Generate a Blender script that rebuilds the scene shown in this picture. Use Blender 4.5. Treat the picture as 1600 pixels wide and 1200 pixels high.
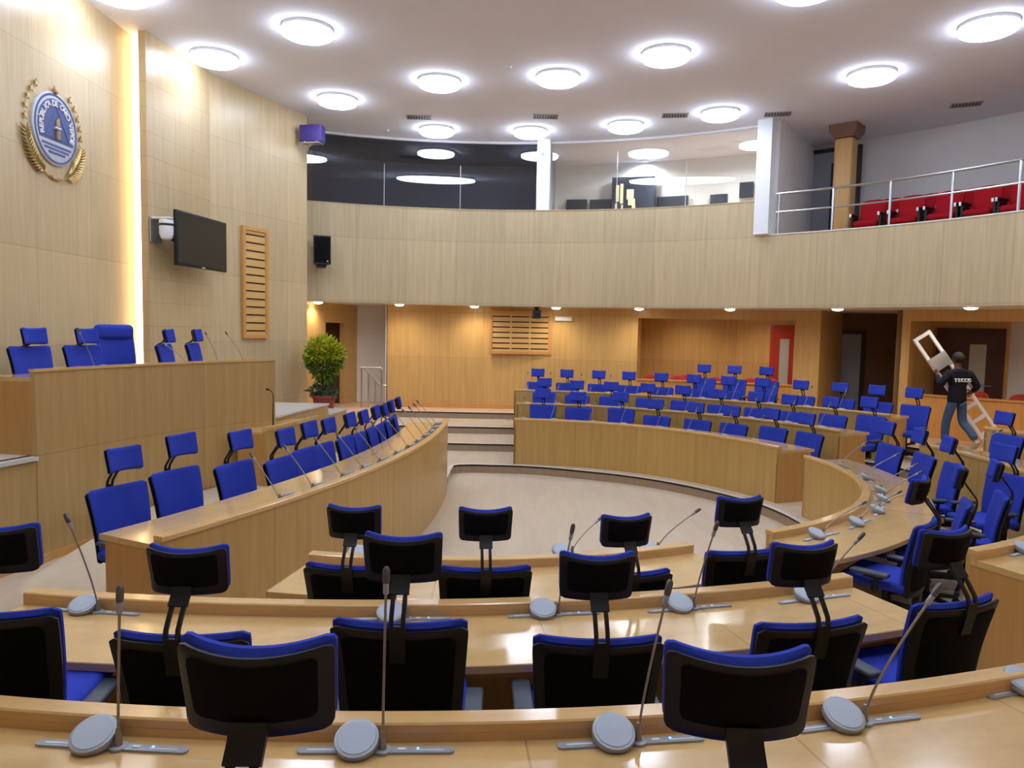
import bpy, bmesh, math, random
from mathutils import Vector, Matrix
random.seed(7)
R = math.radians
for o in list(bpy.data.objects): bpy.data.objects.remove(o)
S = bpy.context.scene
COL = S.collection

# ------------------------------------------------------------------ camera
EYE = 2.57
TILT, ROLL = 0.0739, 0.02
cd = bpy.data.cameras.new('camera')
cd.sensor_width = 36.0
cd.lens = 36.0 * 1150 / 1600
cd.clip_start = 0.05
cam = bpy.data.objects.new('camera', cd)
COL.objects.link(cam)
fw = Vector((0, math.cos(TILT), -math.sin(TILT)))
up0 = Vector((0, math.sin(TILT), math.cos(TILT)))
rt0 = Vector((1, 0, 0))
rt = rt0 * math.cos(ROLL) + up0 * math.sin(ROLL)
up = -rt0 * math.sin(ROLL) + up0 * math.cos(ROLL)
cam.matrix_world = Matrix(((rt.x, up.x, -fw.x, 0), (rt.y, up.y, -fw.y, 0), (rt.z, up.z, -fw.z, EYE), (0, 0, 0, 1)))
S.camera = cam

# ------------------------------------------------------------------ world, exposure
w = bpy.data.worlds.new('world'); S.world = w; w.use_nodes = True
w.node_tree.nodes['Background'].inputs[0].default_value = (0.75, 0.8, 0.9, 1)
w.node_tree.nodes['Background'].inputs[1].default_value = 0.05
S.view_settings.view_transform = 'Standard'
S.view_settings.look = 'None'
S.view_settings.exposure = 0.0
S.view_settings.gamma = 1.0
S.view_settings.use_curve_mapping = False
LAMP = 21.0         # ceiling drum lamps
DOWN = 50.0         # soffit downlights, watts per spot
STRIP = 5.5        # LED strip beside the emblem wall

# ------------------------------------------------------------------ materials
def lin(c): return tuple(((x/255)/12.92 if x/255 <= .04045 else ((x/255+.055)/1.055)**2.4) for x in c)
def mat(name, rgb, rough=.6, metal=0, emit=None, es=0, noise=0, nscale=30, bump=0, spec=.5, srgb=True):
    m = bpy.data.materials.new(name); m.use_nodes = True
    nt = m.node_tree; b = nt.nodes['Principled BSDF']
    c = lin(rgb) if srgb else rgb
    b.inputs['Base Color'].default_value = (*c, 1)
    b.inputs['Roughness'].default_value = rough
    b.inputs['Metallic'].default_value = metal
    b.inputs['Specular IOR Level'].default_value = spec
    if emit:
        b.inputs['Emission Color'].default_value = (*emit, 1); b.inputs['Emission Strength'].default_value = es
    if noise or bump:
        tc = nt.nodes.new('ShaderNodeTexCoord'); n = nt.nodes.new('ShaderNodeTexNoise')
        n.inputs['Scale'].default_value = nscale; n.inputs['Detail'].default_value = 4
        nt.links.new(tc.outputs['Object'], n.inputs['Vector'])
        if noise:
            mx = nt.nodes.new('ShaderNodeMix'); mx.data_type = 'RGBA'
            mx.inputs[6].default_value = (*[x*(1-noise) for x in c], 1); mx.inputs[7].default_value = (*[min(1, x*(1+noise)) for x in c], 1)
            nt.links.new(n.outputs[0], mx.inputs[0]); nt.links.new(mx.outputs[2], b.inputs['Base Color'])
        if bump:
            bp = nt.nodes.new('ShaderNodeBump'); bp.inputs['Strength'].default_value = bump; bp.inputs['Distance'].default_value = .01
            nt.links.new(n.outputs[0], bp.inputs['Height']); nt.links.new(bp.outputs[0], b.inputs['Normal'])
    return m
def wood(name, rgb, su=0, sv=0, rough=.35, var=.16, gu=14, gv=.7, coat=0, off=(0, 0), tone=.05):
    """veneer: UV is in metres, grain along v; panel joints every su / sv metres"""
    m = bpy.data.materials.new(name); m.use_nodes = True
    nt = m.node_tree; N = nt.nodes.new; L = nt.links.new; b = nt.nodes['Principled BSDF']
    b.inputs['Roughness'].default_value = rough
    b.inputs['Coat Weight'].default_value = coat; b.inputs['Coat Roughness'].default_value = .12
    uv = N('ShaderNodeUVMap')
    def grain(su_, sv_, det):
        mp = N('ShaderNodeMapping'); mp.inputs['Scale'].default_value = (su_, sv_, 1)
        L(uv.outputs[0], mp.inputs['Vector']); n = N('ShaderNodeTexNoise')
        n.inputs['Scale'].default_value = 1; n.inputs['Detail'].default_value = det; n.inputs['Distortion'].default_value = .35
        L(mp.outputs[0], n.inputs['Vector']); return n.outputs[0]
    g1 = grain(gu, gv, 5); g2 = grain(gu*4.5, gv*2.2, 3)
    ad = N('ShaderNodeMath'); ad.operation = 'MULTIPLY_ADD'; L(g2, ad.inputs[0]); ad.inputs[1].default_value = .45; L(g1, ad.inputs[2])
    c = lin(rgb)
    rp = N('ShaderNodeValToRGB'); L(ad.outputs[0], rp.inputs[0])
    rp.color_ramp.elements[0].position = .42; rp.color_ramp.elements[1].position = 1.02
    rp.color_ramp.elements[0].color = (c[0]*(1-var), c[1]*(1-var*1.15), c[2]*(1-var*1.4), 1)
    rp.color_ramp.elements[1].color = (min(1, c[0]*(1+var)), min(1, c[1]*(1+var)), min(1, c[2]*(1+var)), 1)
    colr = rp.outputs[0]
    sx = N('ShaderNodeSeparateXYZ'); L(uv.outputs[0], sx.inputs[0])
    def seam(sock, step, o, colr):
        a = N('ShaderNodeMath'); a.operation = 'ADD'; L(sock, a.inputs[0]); a.inputs[1].default_value = o + 100*step
        d = N('ShaderNodeMath'); d.operation = 'DIVIDE'; L(a.outputs[0], d.inputs[0]); d.inputs[1].default_value = step
        fr = N('ShaderNodeMath'); fr.operation = 'FRACT'; L(d.outputs[0], fr.inputs[0])
        lt = N('ShaderNodeMath'); lt.operation = 'LESS_THAN'; L(fr.outputs[0], lt.inputs[0]); lt.inputs[1].default_value = .008/step
        fl = N('ShaderNodeMath'); fl.operation = 'FLOOR'; L(d.outputs[0], fl.inputs[0])
        wn = N('ShaderNodeTexWhiteNoise'); wn.noise_dimensions = '1D'; L(fl.outputs[0], wn.inputs['W'])
        ml = N('ShaderNodeMath'); ml.operation = 'MULTIPLY_ADD'; L(wn.outputs[0], ml.inputs[0]); ml.inputs[1].default_value = tone*2; ml.inputs[2].default_value = 1-tone
        s2 = N('ShaderNodeMath'); s2.operation = 'MULTIPLY_ADD'; L(lt.outputs[0], s2.inputs[0]); s2.inputs[1].default_value = -.3; L(ml.outputs[0], s2.inputs[2])
        vm = N('ShaderNodeVectorMath'); vm.operation = 'SCALE'; L(colr, vm.inputs[0]); L(s2.outputs[0], vm.inputs['Scale'])
        return vm.outputs[0]
    if su: colr = seam(sx.outputs[0], su, off[0], colr)
    if sv: colr = seam(sx.outputs[1], sv, off[1], colr)
    L(colr, b.inputs['Base Color'])
    return m
def glassmat(name, tint=(1, 1, 1), rough=0.0, ior=1.45, boost=1.0):
    m = bpy.data.materials.new(name); m.use_nodes = True
    nt = m.node_tree; nt.nodes.clear(); N = nt.nodes.new
    o = N('ShaderNodeOutputMaterial'); mx = N('ShaderNodeMixShader'); tr = N('ShaderNodeBsdfTransparent'); gl = N('ShaderNodeBsdfGlossy'); fr = N('ShaderNodeFresnel')
    fr.inputs[0].default_value = ior; gl.inputs['Roughness'].default_value = rough; tr.inputs[0].default_value = (*tint, 1)
    ml = N('ShaderNodeMath'); ml.operation = 'MULTIPLY'; ml.use_clamp = True; ml.inputs[1].default_value = boost
    nt.links.new(fr.outputs[0], ml.inputs[0]); nt.links.new(ml.outputs[0], mx.inputs[0])
    nt.links.new(tr.outputs[0], mx.inputs[1]); nt.links.new(gl.outputs[0], mx.inputs[2]); nt.links.new(mx.outputs[0], o.inputs[0])
    return m
MAPLE = (206, 172, 116)
M = dict(
    gallery=wood('gallery veneer', (192, 174, 138), su=1.15, sv=1.43, off=(0, -.3), var=.13, rough=.4),
    leftwall=wood('wall veneer', (200, 178, 138), su=1.2, sv=1.22, off=(.3, .2), var=.1, rough=.33),
    groove=wood('grooved wall veneer', (196, 172, 130), sv=.372, off=(0, .1), var=.1, rough=.33, tone=.02),
    backwall=wood('back wall veneer', (206, 166, 102), su=1.2, sv=1.1, off=(0, .35), var=.13, rough=.4),
    post=wood('post veneer', (206, 164, 100), var=.1, rough=.4),
    desk=wood('desk front veneer', (190, 153, 88), su=1.1, var=.12, rough=.33, tone=.03),
    deskend=wood('desk end veneer', (190, 142, 80), var=.12, rough=.35),
    top=wood('worktop veneer', (212, 174, 114), su=.9, var=.09, gu=3.2, gv=9, rough=.22, coat=.8, tone=.03),
    rail=wood('desk rail veneer', (216, 174, 112), var=.1, gu=2.2, gv=14, rough=.25, coat=.6),
    podium=wood('podium veneer', (188, 154, 98), su=1.25, sv=1.15, var=.12, rough=.35, tone=.03),
    press=wood('low wall veneer', (212, 152, 80), su=1.2, var=.09, rough=.4),
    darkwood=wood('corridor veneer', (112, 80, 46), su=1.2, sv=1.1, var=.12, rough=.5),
    slat=wood('slat panel veneer', (214, 172, 106), var=.07, gu=2, gv=20, rough=.4),
    frame=wood('slat frame veneer', (204, 150, 84), var=.08, rough=.4),
    floor=wood('floor', (198, 181, 158), var=.09, gu=5, gv=.9, rough=.42),
    riser=wood('step riser', (160, 136, 112), var=.1, rough=.5),
    corridorfloor=wood('corridor floor', (212, 178, 144), var=.08, gu=3, gv=.6, rough=.4),
    marble=mat('marble', (206, 202, 196), .25, noise=.12, nscale=6),
    white=mat('white paint', (226, 226, 228), .8, noise=.03, nscale=3),
    ceiling=mat('ceiling paint', (234, 234, 246), .9, noise=.025, nscale=2),
    soffit=mat('soffit paint', (222, 208, 190), .8),
    unlitshade=mat('unlit room shade grey', (160, 164, 176), .8),  # grey stands in for the shade inside the unlit glazed room
    pillar=mat('pillar paint', (236, 240, 244), .6),
    steel=mat('steel', (200, 202, 204), .28, metal=1),
    satin=mat('satin aluminium', (196, 196, 196), .42, metal=.85),
    alu=mat('aluminium', (236, 236, 238), .45, metal=.3),
    nosing=mat('step nosing', (225, 222, 214), .35, metal=.3),
    black=mat('black plastic', (22, 21, 22), .45, spec=.4),
    blackmesh=mat('black mesh', (11, 11, 12), .85, noise=.3, nscale=300, spec=.15),
    darkgrey=mat('dark grey plastic', (40, 40, 44), .5),
    rubber=mat('armrest rubber', (62, 68, 80), .5),
    blue=mat('blue fabric', (48, 66, 176), .9, noise=.12, nscale=240, bump=.15, spec=.2),
    red=mat('red fabric', (170, 22, 34), .9, noise=.1, nscale=120, spec=.2),
    redplastic=mat('red plastic', (190, 34, 26), .45),
    reddoor=mat('red lacquer', (186, 58, 36), .4),
    darkdoor=mat('dark red lacquer', (74, 34, 26), .4),
    doorframe=mat('dark door frame', (52, 36, 30), .5),
    frosted=mat('frosted pane', (190, 196, 192), .5),
    greydoor=mat('grey door', (150, 158, 172), .5),
    micgrey=mat('microphone grey', (160, 166, 174), .4, metal=.25),
    micdisc=mat('speaker grille grey', (176, 186, 198), .55, noise=.08, nscale=400),
    micneck=mat('gooseneck metal', (150, 142, 132), .38, metal=.7),
    michead=mat('microphone head', (98, 94, 92), .4, metal=.6),
    label=mat('pale print', (222, 226, 230), .5),
    led=mat('blue indicator', (60, 110, 255), .4, emit=(.15, .4, 1), es=3),
    lamp=mat('lamp diffuser', (250, 250, 250), .5, emit=(.80, .91, 1.10), es=LAMP),
    lamprim=mat('lamp rim', (232, 234, 238), .5),
    downlamp=mat('downlight lens', (255, 250, 240), .5, emit=(1, .93, .78), es=14),
    boothlamp=mat('booth lamp lens', (255, 250, 240), .5, emit=(1, .93, .74), es=16),
    strip=mat('led strip diffuser', (255, 220, 170), .5, emit=(1, .76, .40), es=STRIP),
    screen=mat('screen', (30, 29, 28), .22, spec=.5),
    monitor=mat('monitor screen', (28, 36, 52), .2),
    purple=mat('violet blue cabinet', (62, 48, 128), .5),
    grille=mat('vent grille', (150, 146, 144), .6),
    grilledark=mat('vent gap', (70, 66, 66), .8),
    brownstone=mat('column capital', (128, 92, 78), .6),
    terracotta=mat('terracotta', (140, 66, 48), .7, noise=.1, nscale=20),
    leafy=mat('yellow green leaf', (176, 176, 34), .5, noise=.3, nscale=3),
    leafg=mat('green leaf', (96, 124, 30), .5, noise=.3, nscale=3),
    leafd=mat('dark green leaf', (46, 76, 44), .5, noise=.25, nscale=5),
    trunk=mat('trunk bark', (92, 72, 46), .8, noise=.2, nscale=30),
    soil=mat('potting soil', (48, 36, 28), .9),
    skin=mat('skin', (96, 62, 46), .6),
    hair=mat('black hair', (18, 15, 14), .8),
    jacket=mat('black jacket cloth', (26, 26, 36), .85, noise=.12, nscale=40, spec=.2),
    jeans=mat('blue denim', (70, 88, 116), .9, noise=.15, nscale=60, spec=.2),
    shoe=mat('shoe leather', (176, 150, 132), .6),
    print=mat('white print', (235, 233, 230), .7),
    emblemblue=mat('emblem blue enamel', (78, 92, 148), .6),
    emblemsilver=mat('emblem silver', (196, 202, 214), .4, metal=.1),
    emblemgold=mat('emblem gold metal', (190, 166, 112), .32, metal=.8),
    emblemtorch=mat('emblem torch', (166, 138, 98), .4, metal=.5),
    copper=mat('copper', (170, 128, 92), .4, metal=.7),
    green=mat('exit green', (40, 170, 90), .5, emit=(.1, .8, .35), es=1.5),
    glass=glassmat('clear glass', (.93, .96, .96), ior=1.5, boost=1.6),
    shadeglass=glassmat('unlit room shade glass', (.72, .75, .80), ior=1.5, boost=1.8),  # tint puts the darkness of the unlit room into the glass
    beigeprint=mat('beige cutout', (206, 196, 160), .6),
)

# ------------------------------------------------------------------ mesh builder
class MB:
    def __init__(s):
        s.bm = bmesh.new(); s.uv = s.bm.loops.layers.uv.new('UVMap'); s.fl = s.bm.faces.layers.int.new('uvdone')
    def face(s, vs, uvs=None):
        try: f = s.bm.faces.new(vs)
        except ValueError: return None
        if uvs:
            for l, q in zip(f.loops, uvs): l[s.uv].uv = q
        f[s.fl] = 1 if uvs else 0
        return f
    def box(s, x0, x1, y0, y1, z0, z1, T=None):
        P = [Vector((x, y, z)) for z in (z0, z1) for y in (y0, y1) for x in (x0, x1)]
        if T is not None: P = [T @ p for p in P]
        v = [s.bm.verts.new(p) for p in P]
        for q in ((0, 2, 3, 1), (4, 5, 7, 6), (0, 1, 5, 4), (2, 6, 7, 3), (0, 4, 6, 2), (1, 3, 7, 5)): s.face([v[i] for i in q])
        return s
    def rbox(s, cx, cy, cz, dx, dy, dz, r, T=None, seg=3):
        """box with rounded edges"""
        b2 = bmesh.new(); bmesh.ops.create_cube(b2, size=1)
        bmesh.ops.scale(b2, vec=(dx, dy, dz), verts=b2.verts)
        bmesh.ops.bevel(b2, geom=b2.edges[:], offset=r, segments=seg, affect='EDGES', profile=.5)
        bmesh.ops.translate(b2, vec=(cx, cy, cz), verts=b2.verts)
        if T is not None: bmesh.ops.transform(b2, matrix=T, verts=b2.verts)
        s.merge(b2); return s
    def merge(s, b2):
        mp = {v: s.bm.verts.new(v.co) for v in b2.verts}
        for f in b2.faces: s.face([mp[v] for v in f.verts])
        b2.free()
    def prism(s, pts, z0, z1):
        n = len(pts)
        lo = [s.bm.verts.new((p[0], p[1], z0)) for p in pts]; hi = [s.bm.verts.new((p[0], p[1], z1)) for p in pts]
        s.face(hi); s.face(lo[::-1])
        u = 0
        for i in range(n):
            j = (i+1) % n; d = math.dist(pts[i], pts[j])
            s.face([lo[i], lo[j], hi[j], hi[i]], [(u, z0), (u+d, z0), (u+d, z1), (u, z1)]); u += d
        return s
    def sweep(s, pts, nrm, prof, caps=True, u0=0):
        """plan polyline + plan normals; prof = closed loop of (offset, z)"""
        rings = []; us = [u0]
        for i, p in enumerate(pts):
            if i: us.append(us[-1] + math.dist(p, pts[i-1]))
            rings.append([s.bm.verts.new((p[0]+nrm[i][0]*o, p[1]+nrm[i][1]*o, z)) for o, z in prof])
        k = len(prof)
        for i in range(len(pts)-1):
            for j in range(k):
                j2 = (j+1) % k
                a, b = prof[j], prof[j2]
                if abs(a[1]-b[1]) > abs(a[0]-b[0]): va, vb = a[1], b[1]
                else: va, vb = a[0], b[0]
                s.face([rings[i][j], rings[i+1][j], rings[i+1][j2], rings[i][j2]], [(us[i], va), (us[i+1], va), (us[i+1], vb), (us[i], vb)])
        if caps:
            s.face(rings[0][::-1]); s.face(rings[-1])
        return s
    def tube(s, pts, r, n=8, caps=True):
        pts = [Vector(p) for p in pts]; rs = r if isinstance(r, (list, tuple)) else [r]*len(pts)
        rings = []; prev = None
        for i, p in enumerate(pts):
            t = (pts[min(i+1, len(pts)-1)] - pts[max(i-1, 0)]).normalized()
            if prev is None:
                a = Vector((0, 0, 1)) if abs(t.z) < .9 else Vector((1, 0, 0)); nrm = t.cross(a).normalized()
            else: nrm = (prev - t*prev.dot(t)).normalized()
            prev = nrm; bn = t.cross(nrm)
            rings.append([s.bm.verts.new(p + (nrm*math.cos(2*math.pi*k/n) + bn*math.sin(2*math.pi*k/n))*rs[i]) for k in range(n)])
        for i in range(len(pts)-1):
            for k in range(n): s.face([rings[i][k], rings[i][(k+1) % n], rings[i+1][(k+1) % n], rings[i+1][k]])
        if caps: s.face(rings[0][::-1]); s.face(rings[-1])
        return s
    def lathe(s, prof, n=24, T=None, caps=True):
        rings = []
        for r, z in prof:
            ring = []
            for k in range(n):
                p = Vector((r*math.cos(2*math.pi*k/n), r*math.sin(2*math.pi*k/n), z))
                if T is not None: p = T @ p
                ring.append(s.bm.verts.new(p))
            rings.append(ring)
        for i in range(len(prof)-1):
            for k in range(n): s.face([rings[i][k], rings[i][(k+1) % n], rings[i+1][(k+1) % n], rings[i+1][k]])
        if caps: s.face(rings[0][::-1]); s.face(rings[-1])
        return s
    def shell(s, w0, w1, z0, z1, th, fn, r=.04, nu=16, nv=12, vm=(0, 1)):
        """curved slab: half widths w0 (bottom) to w1 (top), rounded corners; fn(u,v,z)->y of mid surface; th thickness"""
        F = []; B = []
        vs = [0, .03, .08, .16] + [.16 + .68*i/(nv-1) for i in range(1, nv-1)] + [.84, .92, .97, 1]
        for v in vs:
            z = z0 + (z1-z0)*v; hw = w0 + (w1-w0)*v
            d = min(z-z0, z1-z); cut = r - math.sqrt(max(0, r*r-(r-d)**2)) if d < r else 0
            fr = []; br = []
            for i in range(nu+1):
                u = -1 + 2*i/nu; x = (hw-cut)*u
                e = max(abs(u)**10, max(0, 1-d/.012)); t = th*(1-.65*e)/2
                y, dz = fn(x/hw, vm[0]+(vm[1]-vm[0])*v)
                fr.append(s.bm.verts.new((x, y+t, z+dz))); br.append(s.bm.verts.new((x, y-t, z+dz)))
            F.append(fr); B.append(br)
        for i in range(len(vs)-1):
            for k in range(nu):
                s.face([F[i][k+1], F[i][k], F[i+1][k], F[i+1][k+1]]); s.face([B[i][k], B[i][k+1], B[i+1][k+1], B[i+1][k]])
            s.face([F[i][0], B[i][0], B[i+1][0], F[i+1][0]]); s.face([B[i][-1], F[i][-1], F[i+1][-1], B[i+1][-1]])
        for k in range(nu):
            s.face([F[0][k], F[0][k+1], B[0][k+1], B[0][k]]); s.face([F[-1][k+1], F[-1][k], B[-1][k], B[-1][k+1]])
        return s
    def auto_uv(s):
        for f in s.bm.faces:
            if f[s.fl]: continue
            f.normal_update(); n = f.normal
            if abs(n.z) > .7:
                for l in f.loops: l[s.uv].uv = (l.vert.co.x, l.vert.co.y)
            else:
                t = Vector((-n.y, n.x, 0))
                t = t.normalized() if t.length > 1e-6 else Vector((1, 0, 0))
                for l in f.loops: l[s.uv].uv = (l.vert.co.dot(t), l.vert.co.z)
    def mesh(s, name, m, org=None, smooth=True, fixn=True):
        if org is not None: bmesh.ops.translate(s.bm, vec=-Vector(org), verts=s.bm.verts)
        if fixn: bmesh.ops.recalc_face_normals(s.bm, faces=s.bm.faces)
        s.auto_uv()
        me = bpy.data.meshes.new(name); s.bm.to_mesh(me); s.bm.free()
        for mm in (m if isinstance(m, (list, tuple)) else [m]): me.materials.append(mm)
        if smooth: me.shade_smooth(); me.set_sharp_from_angle(angle=R(38))
        return me
    def build(s, name, m, parent=None, org=None, smooth=True, fixn=True):
        if parent is not None and org is None: org = None
        return link(name, s.mesh(name, m, org, smooth, fixn), parent)
def link(name, data, parent=None):
    o = bpy.data.objects.new(name, data); COL.objects.link(o)
    if parent is not None: o.parent = parent
    return o
def thing(name, label, cat, loc=(0, 0, 0), rz=0, group=None):
    o = bpy.data.objects.new(name, None); COL.objects.link(o); o.empty_display_size = .1
    o.location = loc; o.rotation_euler = (0, 0, R(rz)); tag(o, label, cat, group); return o
def tag(o, label, cat, group=None):
    o['label'] = label; o['category'] = cat
    if group: o['group'] = group
    return o
def struct(o, label=None, cat=None):
    o['kind'] = 'structure'
    o['label'] = label or o.name.replace('_', ' '); o['category'] = cat or o.name.split('_')[0]
    return o
def dup(root, loc, rz, label, group=None):
    r = root.copy(); COL.objects.link(r); r.location = loc; r.rotation_euler = (0, 0, R(rz)); r['label'] = label
    if group: r['group'] = group
    for ch in list(root.children):
        c = ch.copy(); COL.objects.link(c); c.parent = r
        for g in list(ch.children):
            d = g.copy(); COL.objects.link(d); d.parent = c
    return r
ORD = ['first', 'second', 'third', 'fourth', 'fifth', 'sixth', 'seventh', 'eighth', 'ninth', 'tenth', 'eleventh', 'twelfth', 'thirteenth', 'fourteenth']
def arc(c, r, a0, a1, n=48):
    P = [(c[0]+r*math.cos(R(a0+(a1-a0)*i/n)), c[1]+r*math.sin(R(a0+(a1-a0)*i/n))) for i in range(n+1)]
    Nn = [(math.cos(R(a0+(a1-a0)*i/n)), math.sin(R(a0+(a1-a0)*i/n))) for i in range(n+1)]
    return P, Nn
def polyn(pts, side=1):
    """normals of an open plan polyline (mitred)"""
    out = []
    for i in range(len(pts)):
        ds = []
        if i: ds.append(Vector((pts[i][0]-pts[i-1][0], pts[i][1]-pts[i-1][1])).normalized())
        if i < len(pts)-1: ds.append(Vector((pts[i+1][0]-pts[i][0], pts[i+1][1]-pts[i][1])).normalized())
        ns = [Vector((d.y, -d.x))*side for d in ds]
        n = sum(ns, Vector((0, 0))).normalized(); n = n/max(.3, n.dot(ns[0]))
        out.append((n.x, n.y))
    return out
def rect(o0, o1, z0, z1, ch=0):
    if not ch: return [(o0, z0), (o1, z0), (o1, z1), (o0, z1)]
    return [(o0+ch, z0), (o1-ch, z0), (o1, z0+ch), (o1, z1-ch), (o1-ch, z1), (o0+ch, z1), (o0, z1-ch), (o0, z0+ch)]

# ================================================================== SETTING
C0 = (0.0, 9.0)
LV = [0, .15, .30, .45, .60]
CEIL = 6.97
GC, GR = (-.76, 7.52), 9.92         # gallery circle
SOF, PAR, CURB, GFL = 3.12, 5.33, 4.62, 4.42

fl = MB().box(-8, 13.5, -4.5, 21.5, -.2, 0).build('floor', M['floor']); struct(fl, 'pale floor of the chamber', 'floor')

# tiers: radius of each edge about C0 as a function of angle
TE = {1: [(-130, 4.05), (-110, 4.02), (-95, 3.93), (-80, 3.78), (-65, 3.66), (-50, 3.66), (-25, 3.8), (6, 3.81), (20, 3.86), (34, 3.83), (69, 3.86), (90, 4.03)],
      2: [(-130, 5.75), (-116, 5.6), (-105, 5.33), (-90, 5.03), (-66, 4.92), (-50, 5.06), (-30, 5.38), (-10, 5.58), (10, 5.58), (30, 5.36), (60, 5.36), (90, 5.48)],
      3: [(-130, 6.9), (-105, 6.68), (-90, 6.48), (-71, 6.38), (-50, 6.5), (-10, 6.8), (10, 6.92), (20, 6.95), (27, 6.95), (40, 6.8), (60, 6.72), (90, 6.86)],
      4: [(-130, 8.4), (-90, 8.2), (-50, 8.1), (10, 8.4), (60, 8.2), (90, 8.3)],
      5: [(-130, 12.6), (-90, 12.4), (-40, 13.2), (0, 13.4), (50, 13.2), (75, 13.1), (90, 12.2)]}
def rad(k, th):
    T = TE[k]
    for (a, ra), (b, rb) in zip(T, T[1:]):
        if a <= th <= b:
            t = (th-a)/(b-a); t = t*t*(3-2*t)*.5 + t*.5
            return ra+(rb-ra)*t
    return T[-1][1]
THS = [-128+2*i for i in range(110)]
def edge(k, d=0): return [(C0[0]+(rad(k, t)+d)*math.cos(R(t)), C0[1]+(rad(k, t)+d)*math.sin(R(t))) for t in THS]
XL = {1: -1.02, 2: -3.1, 3: -3.1, 4: -3.1, 5: -5.4}
for k in (1, 2, 3, 4):
    inner = edge(k) + ([(XL[k], C0[1]+rad(k, 90))] if k > 1 else [(-.7, 13.05), (-.93, 12.99), (-1.02, 12.9), (-1.04, 11.76), (-1.74, 11.81)])
    outer = edge(k+1, .12) + [(XL[k] if k > 1 else -1.74, C0[1]+rad(k+1, 90)+.12)]
    t = MB().prism(inner+outer[::-1], 0 if k == 1 else LV[k-1]-.01, LV[k]).build('floor_tier', M['floor'] if k < 4 else M['corridorfloor'], smooth=False)
    struct(t, 'curved floor tier', 'floor')
    pts = edge(k) + [(XL[k], C0[1]+rad(k, 90))]
    if k == 1: pts[-1:] = [(-.7, 13.05), (-.93, 12.99), (-1.02, 12.9), (-1.04, 12.3), (-1.04, 11.8)]
    nr = polyn(pts, -1)
    nr = [(-n[0], -n[1]) for n in nr] if nr[30][0]*(pts[30][0]-C0[0])+nr[30][1]*(pts[30][1]-C0[1]) > 0 else nr
    t = MB().sweep(pts, nr, rect(-.002, .006, LV[k-1], LV[k]-.03)).build('trim_1', M['riser'], smooth=False); struct(t, 'brown step riser', 'step')
    t = MB().sweep(pts, nr, [(-.05, LV[k]-.002), (.022, LV[k]-.002), (.022, LV[k]+.006), (-.05, LV[k]+.006)]).build('trim_2', M['nosing'], smooth=False); struct(t, 'pale step nosing', 'step')
    t = MB().sweep(pts, nr, rect(0, .014, LV[k]-.03, LV[k]-.003)).build('trim_3', M['black'], smooth=False); struct(t, 'black step edge strip', 'step')
# landing beside the dais steps
t = MB().box(-5.2, -3.02, 14.95, 21, .0, .598).build('floor_tier', M['corridorfloor'], smooth=False); struct(t, 'landing floor beside the dais steps', 'floor')
# platform of the ministers' bench
BC, BR = (-14.9, 10.8), 13.93
bp, bn = arc(BC, BR-.05, -24.6, 3.6, 30)
POD = [(-5.22, 6.4), (-5.08, 7.1), (-4.95, 7.6), (-4.76, 8.4), (-4.48, 9.3), (-4.08, 10.2), (-3.55, 11.0)]
def smoothline(pts, n=6):
    out = []
    P = [Vector(p) for p in pts]; P = [2*P[0]-P[1]] + P + [2*P[-1]-P[-2]]
    for i in range(1, len(P)-2):
        for k in range(n):
            t = k/n
            out.append(tuple(.5*((2*P[i]) + (P[i+1]-P[i-1])*t + (2*P[i-1]-5*P[i]+4*P[i+1]-P[i+2])*t*t + (3*P[i]-P[i-1]-3*P[i+1]+P[i+2])*t**3)))
    out.append(tuple(P[-2])); return out
plat = bp + [(-1.05, 11.75), (-1.75, 11.8), (-1.75, 14.6), (-3.15, 14.6), (-3.15, 11.5), (-3.5, 11.4), (-3.5, 10.9), (-4.1, 10.1), (-4.4, 9.2), (-4.45, 8.4), (-4.2, 6.2), (-3.4, 5.0)]
t = MB().prism(plat, 0, .3).build('floor_tier', M['floor'], smooth=False); struct(t, 'raised floor behind the long curved bench', 'floor')

# ceiling, soffit
t = MB().box(-8, 13.5, -4.5, 21.5, CEIL, CEIL+.15).build('ceiling', M['ceiling']); struct(t, 'flat pale ceiling', 'ceiling')
P, Nn = arc(GC, GR, 113.5, -118, 110)
t = MB().sweep(P, Nn, rect(.08, 4.6, SOF, SOF+.1)).build('ceiling_soffit', M['soffit'], smooth=False); struct(t, 'soffit under the gallery', 'ceiling')
# gallery front: tall part with glass above, low part with railing
def gang(px_x, px_y): return math.degrees(math.atan2(px_y-GC[1], px_x-GC[0]))
AG = gang(5.02, 15.6)
P, Nn = arc(GC, GR, 113.5, AG, 50)
t = MB().sweep(P, Nn, rect(0, .1, SOF, PAR)).build('wall_gallery', M['gallery']); struct(t, 'wood veneer gallery front under the glass', 'wall')
t = MB().sweep(P, Nn, rect(-.01, .5, PAR, PAR+.02)).build('trim_4', M['gallery']); struct(t, 'sill of the gallery glass', 'trim')
ARC1 = sum(math.dist(a, b) for a, b in zip(P, P[1:]))
P, Nn = arc(GC, GR, AG, -118, 110)
t = MB().sweep(P, Nn, rect(0, .1, SOF, CURB), u0=ARC1).build('wall_gallery', M['gallery']); struct(t, 'wood veneer gallery front under the railing', 'wall')
t = MB().sweep(P, Nn, rect(-.01, .14, CURB, CURB+.02)).build('trim_5', M['nosing']); struct(t, 'pale cap along the gallery front', 'trim')
P, Nn = arc(GC, GR, 113.5, -118, 110)
t = MB().sweep(P, Nn, rect(.1, 2.9, GFL-.1, GFL)).build('floor_gallery', M['corridorfloor'], smooth=False); struct(t, 'gallery floor', 'floor')
P, Nn = arc(GC, 12.66, 116, -116, 120)
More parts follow.
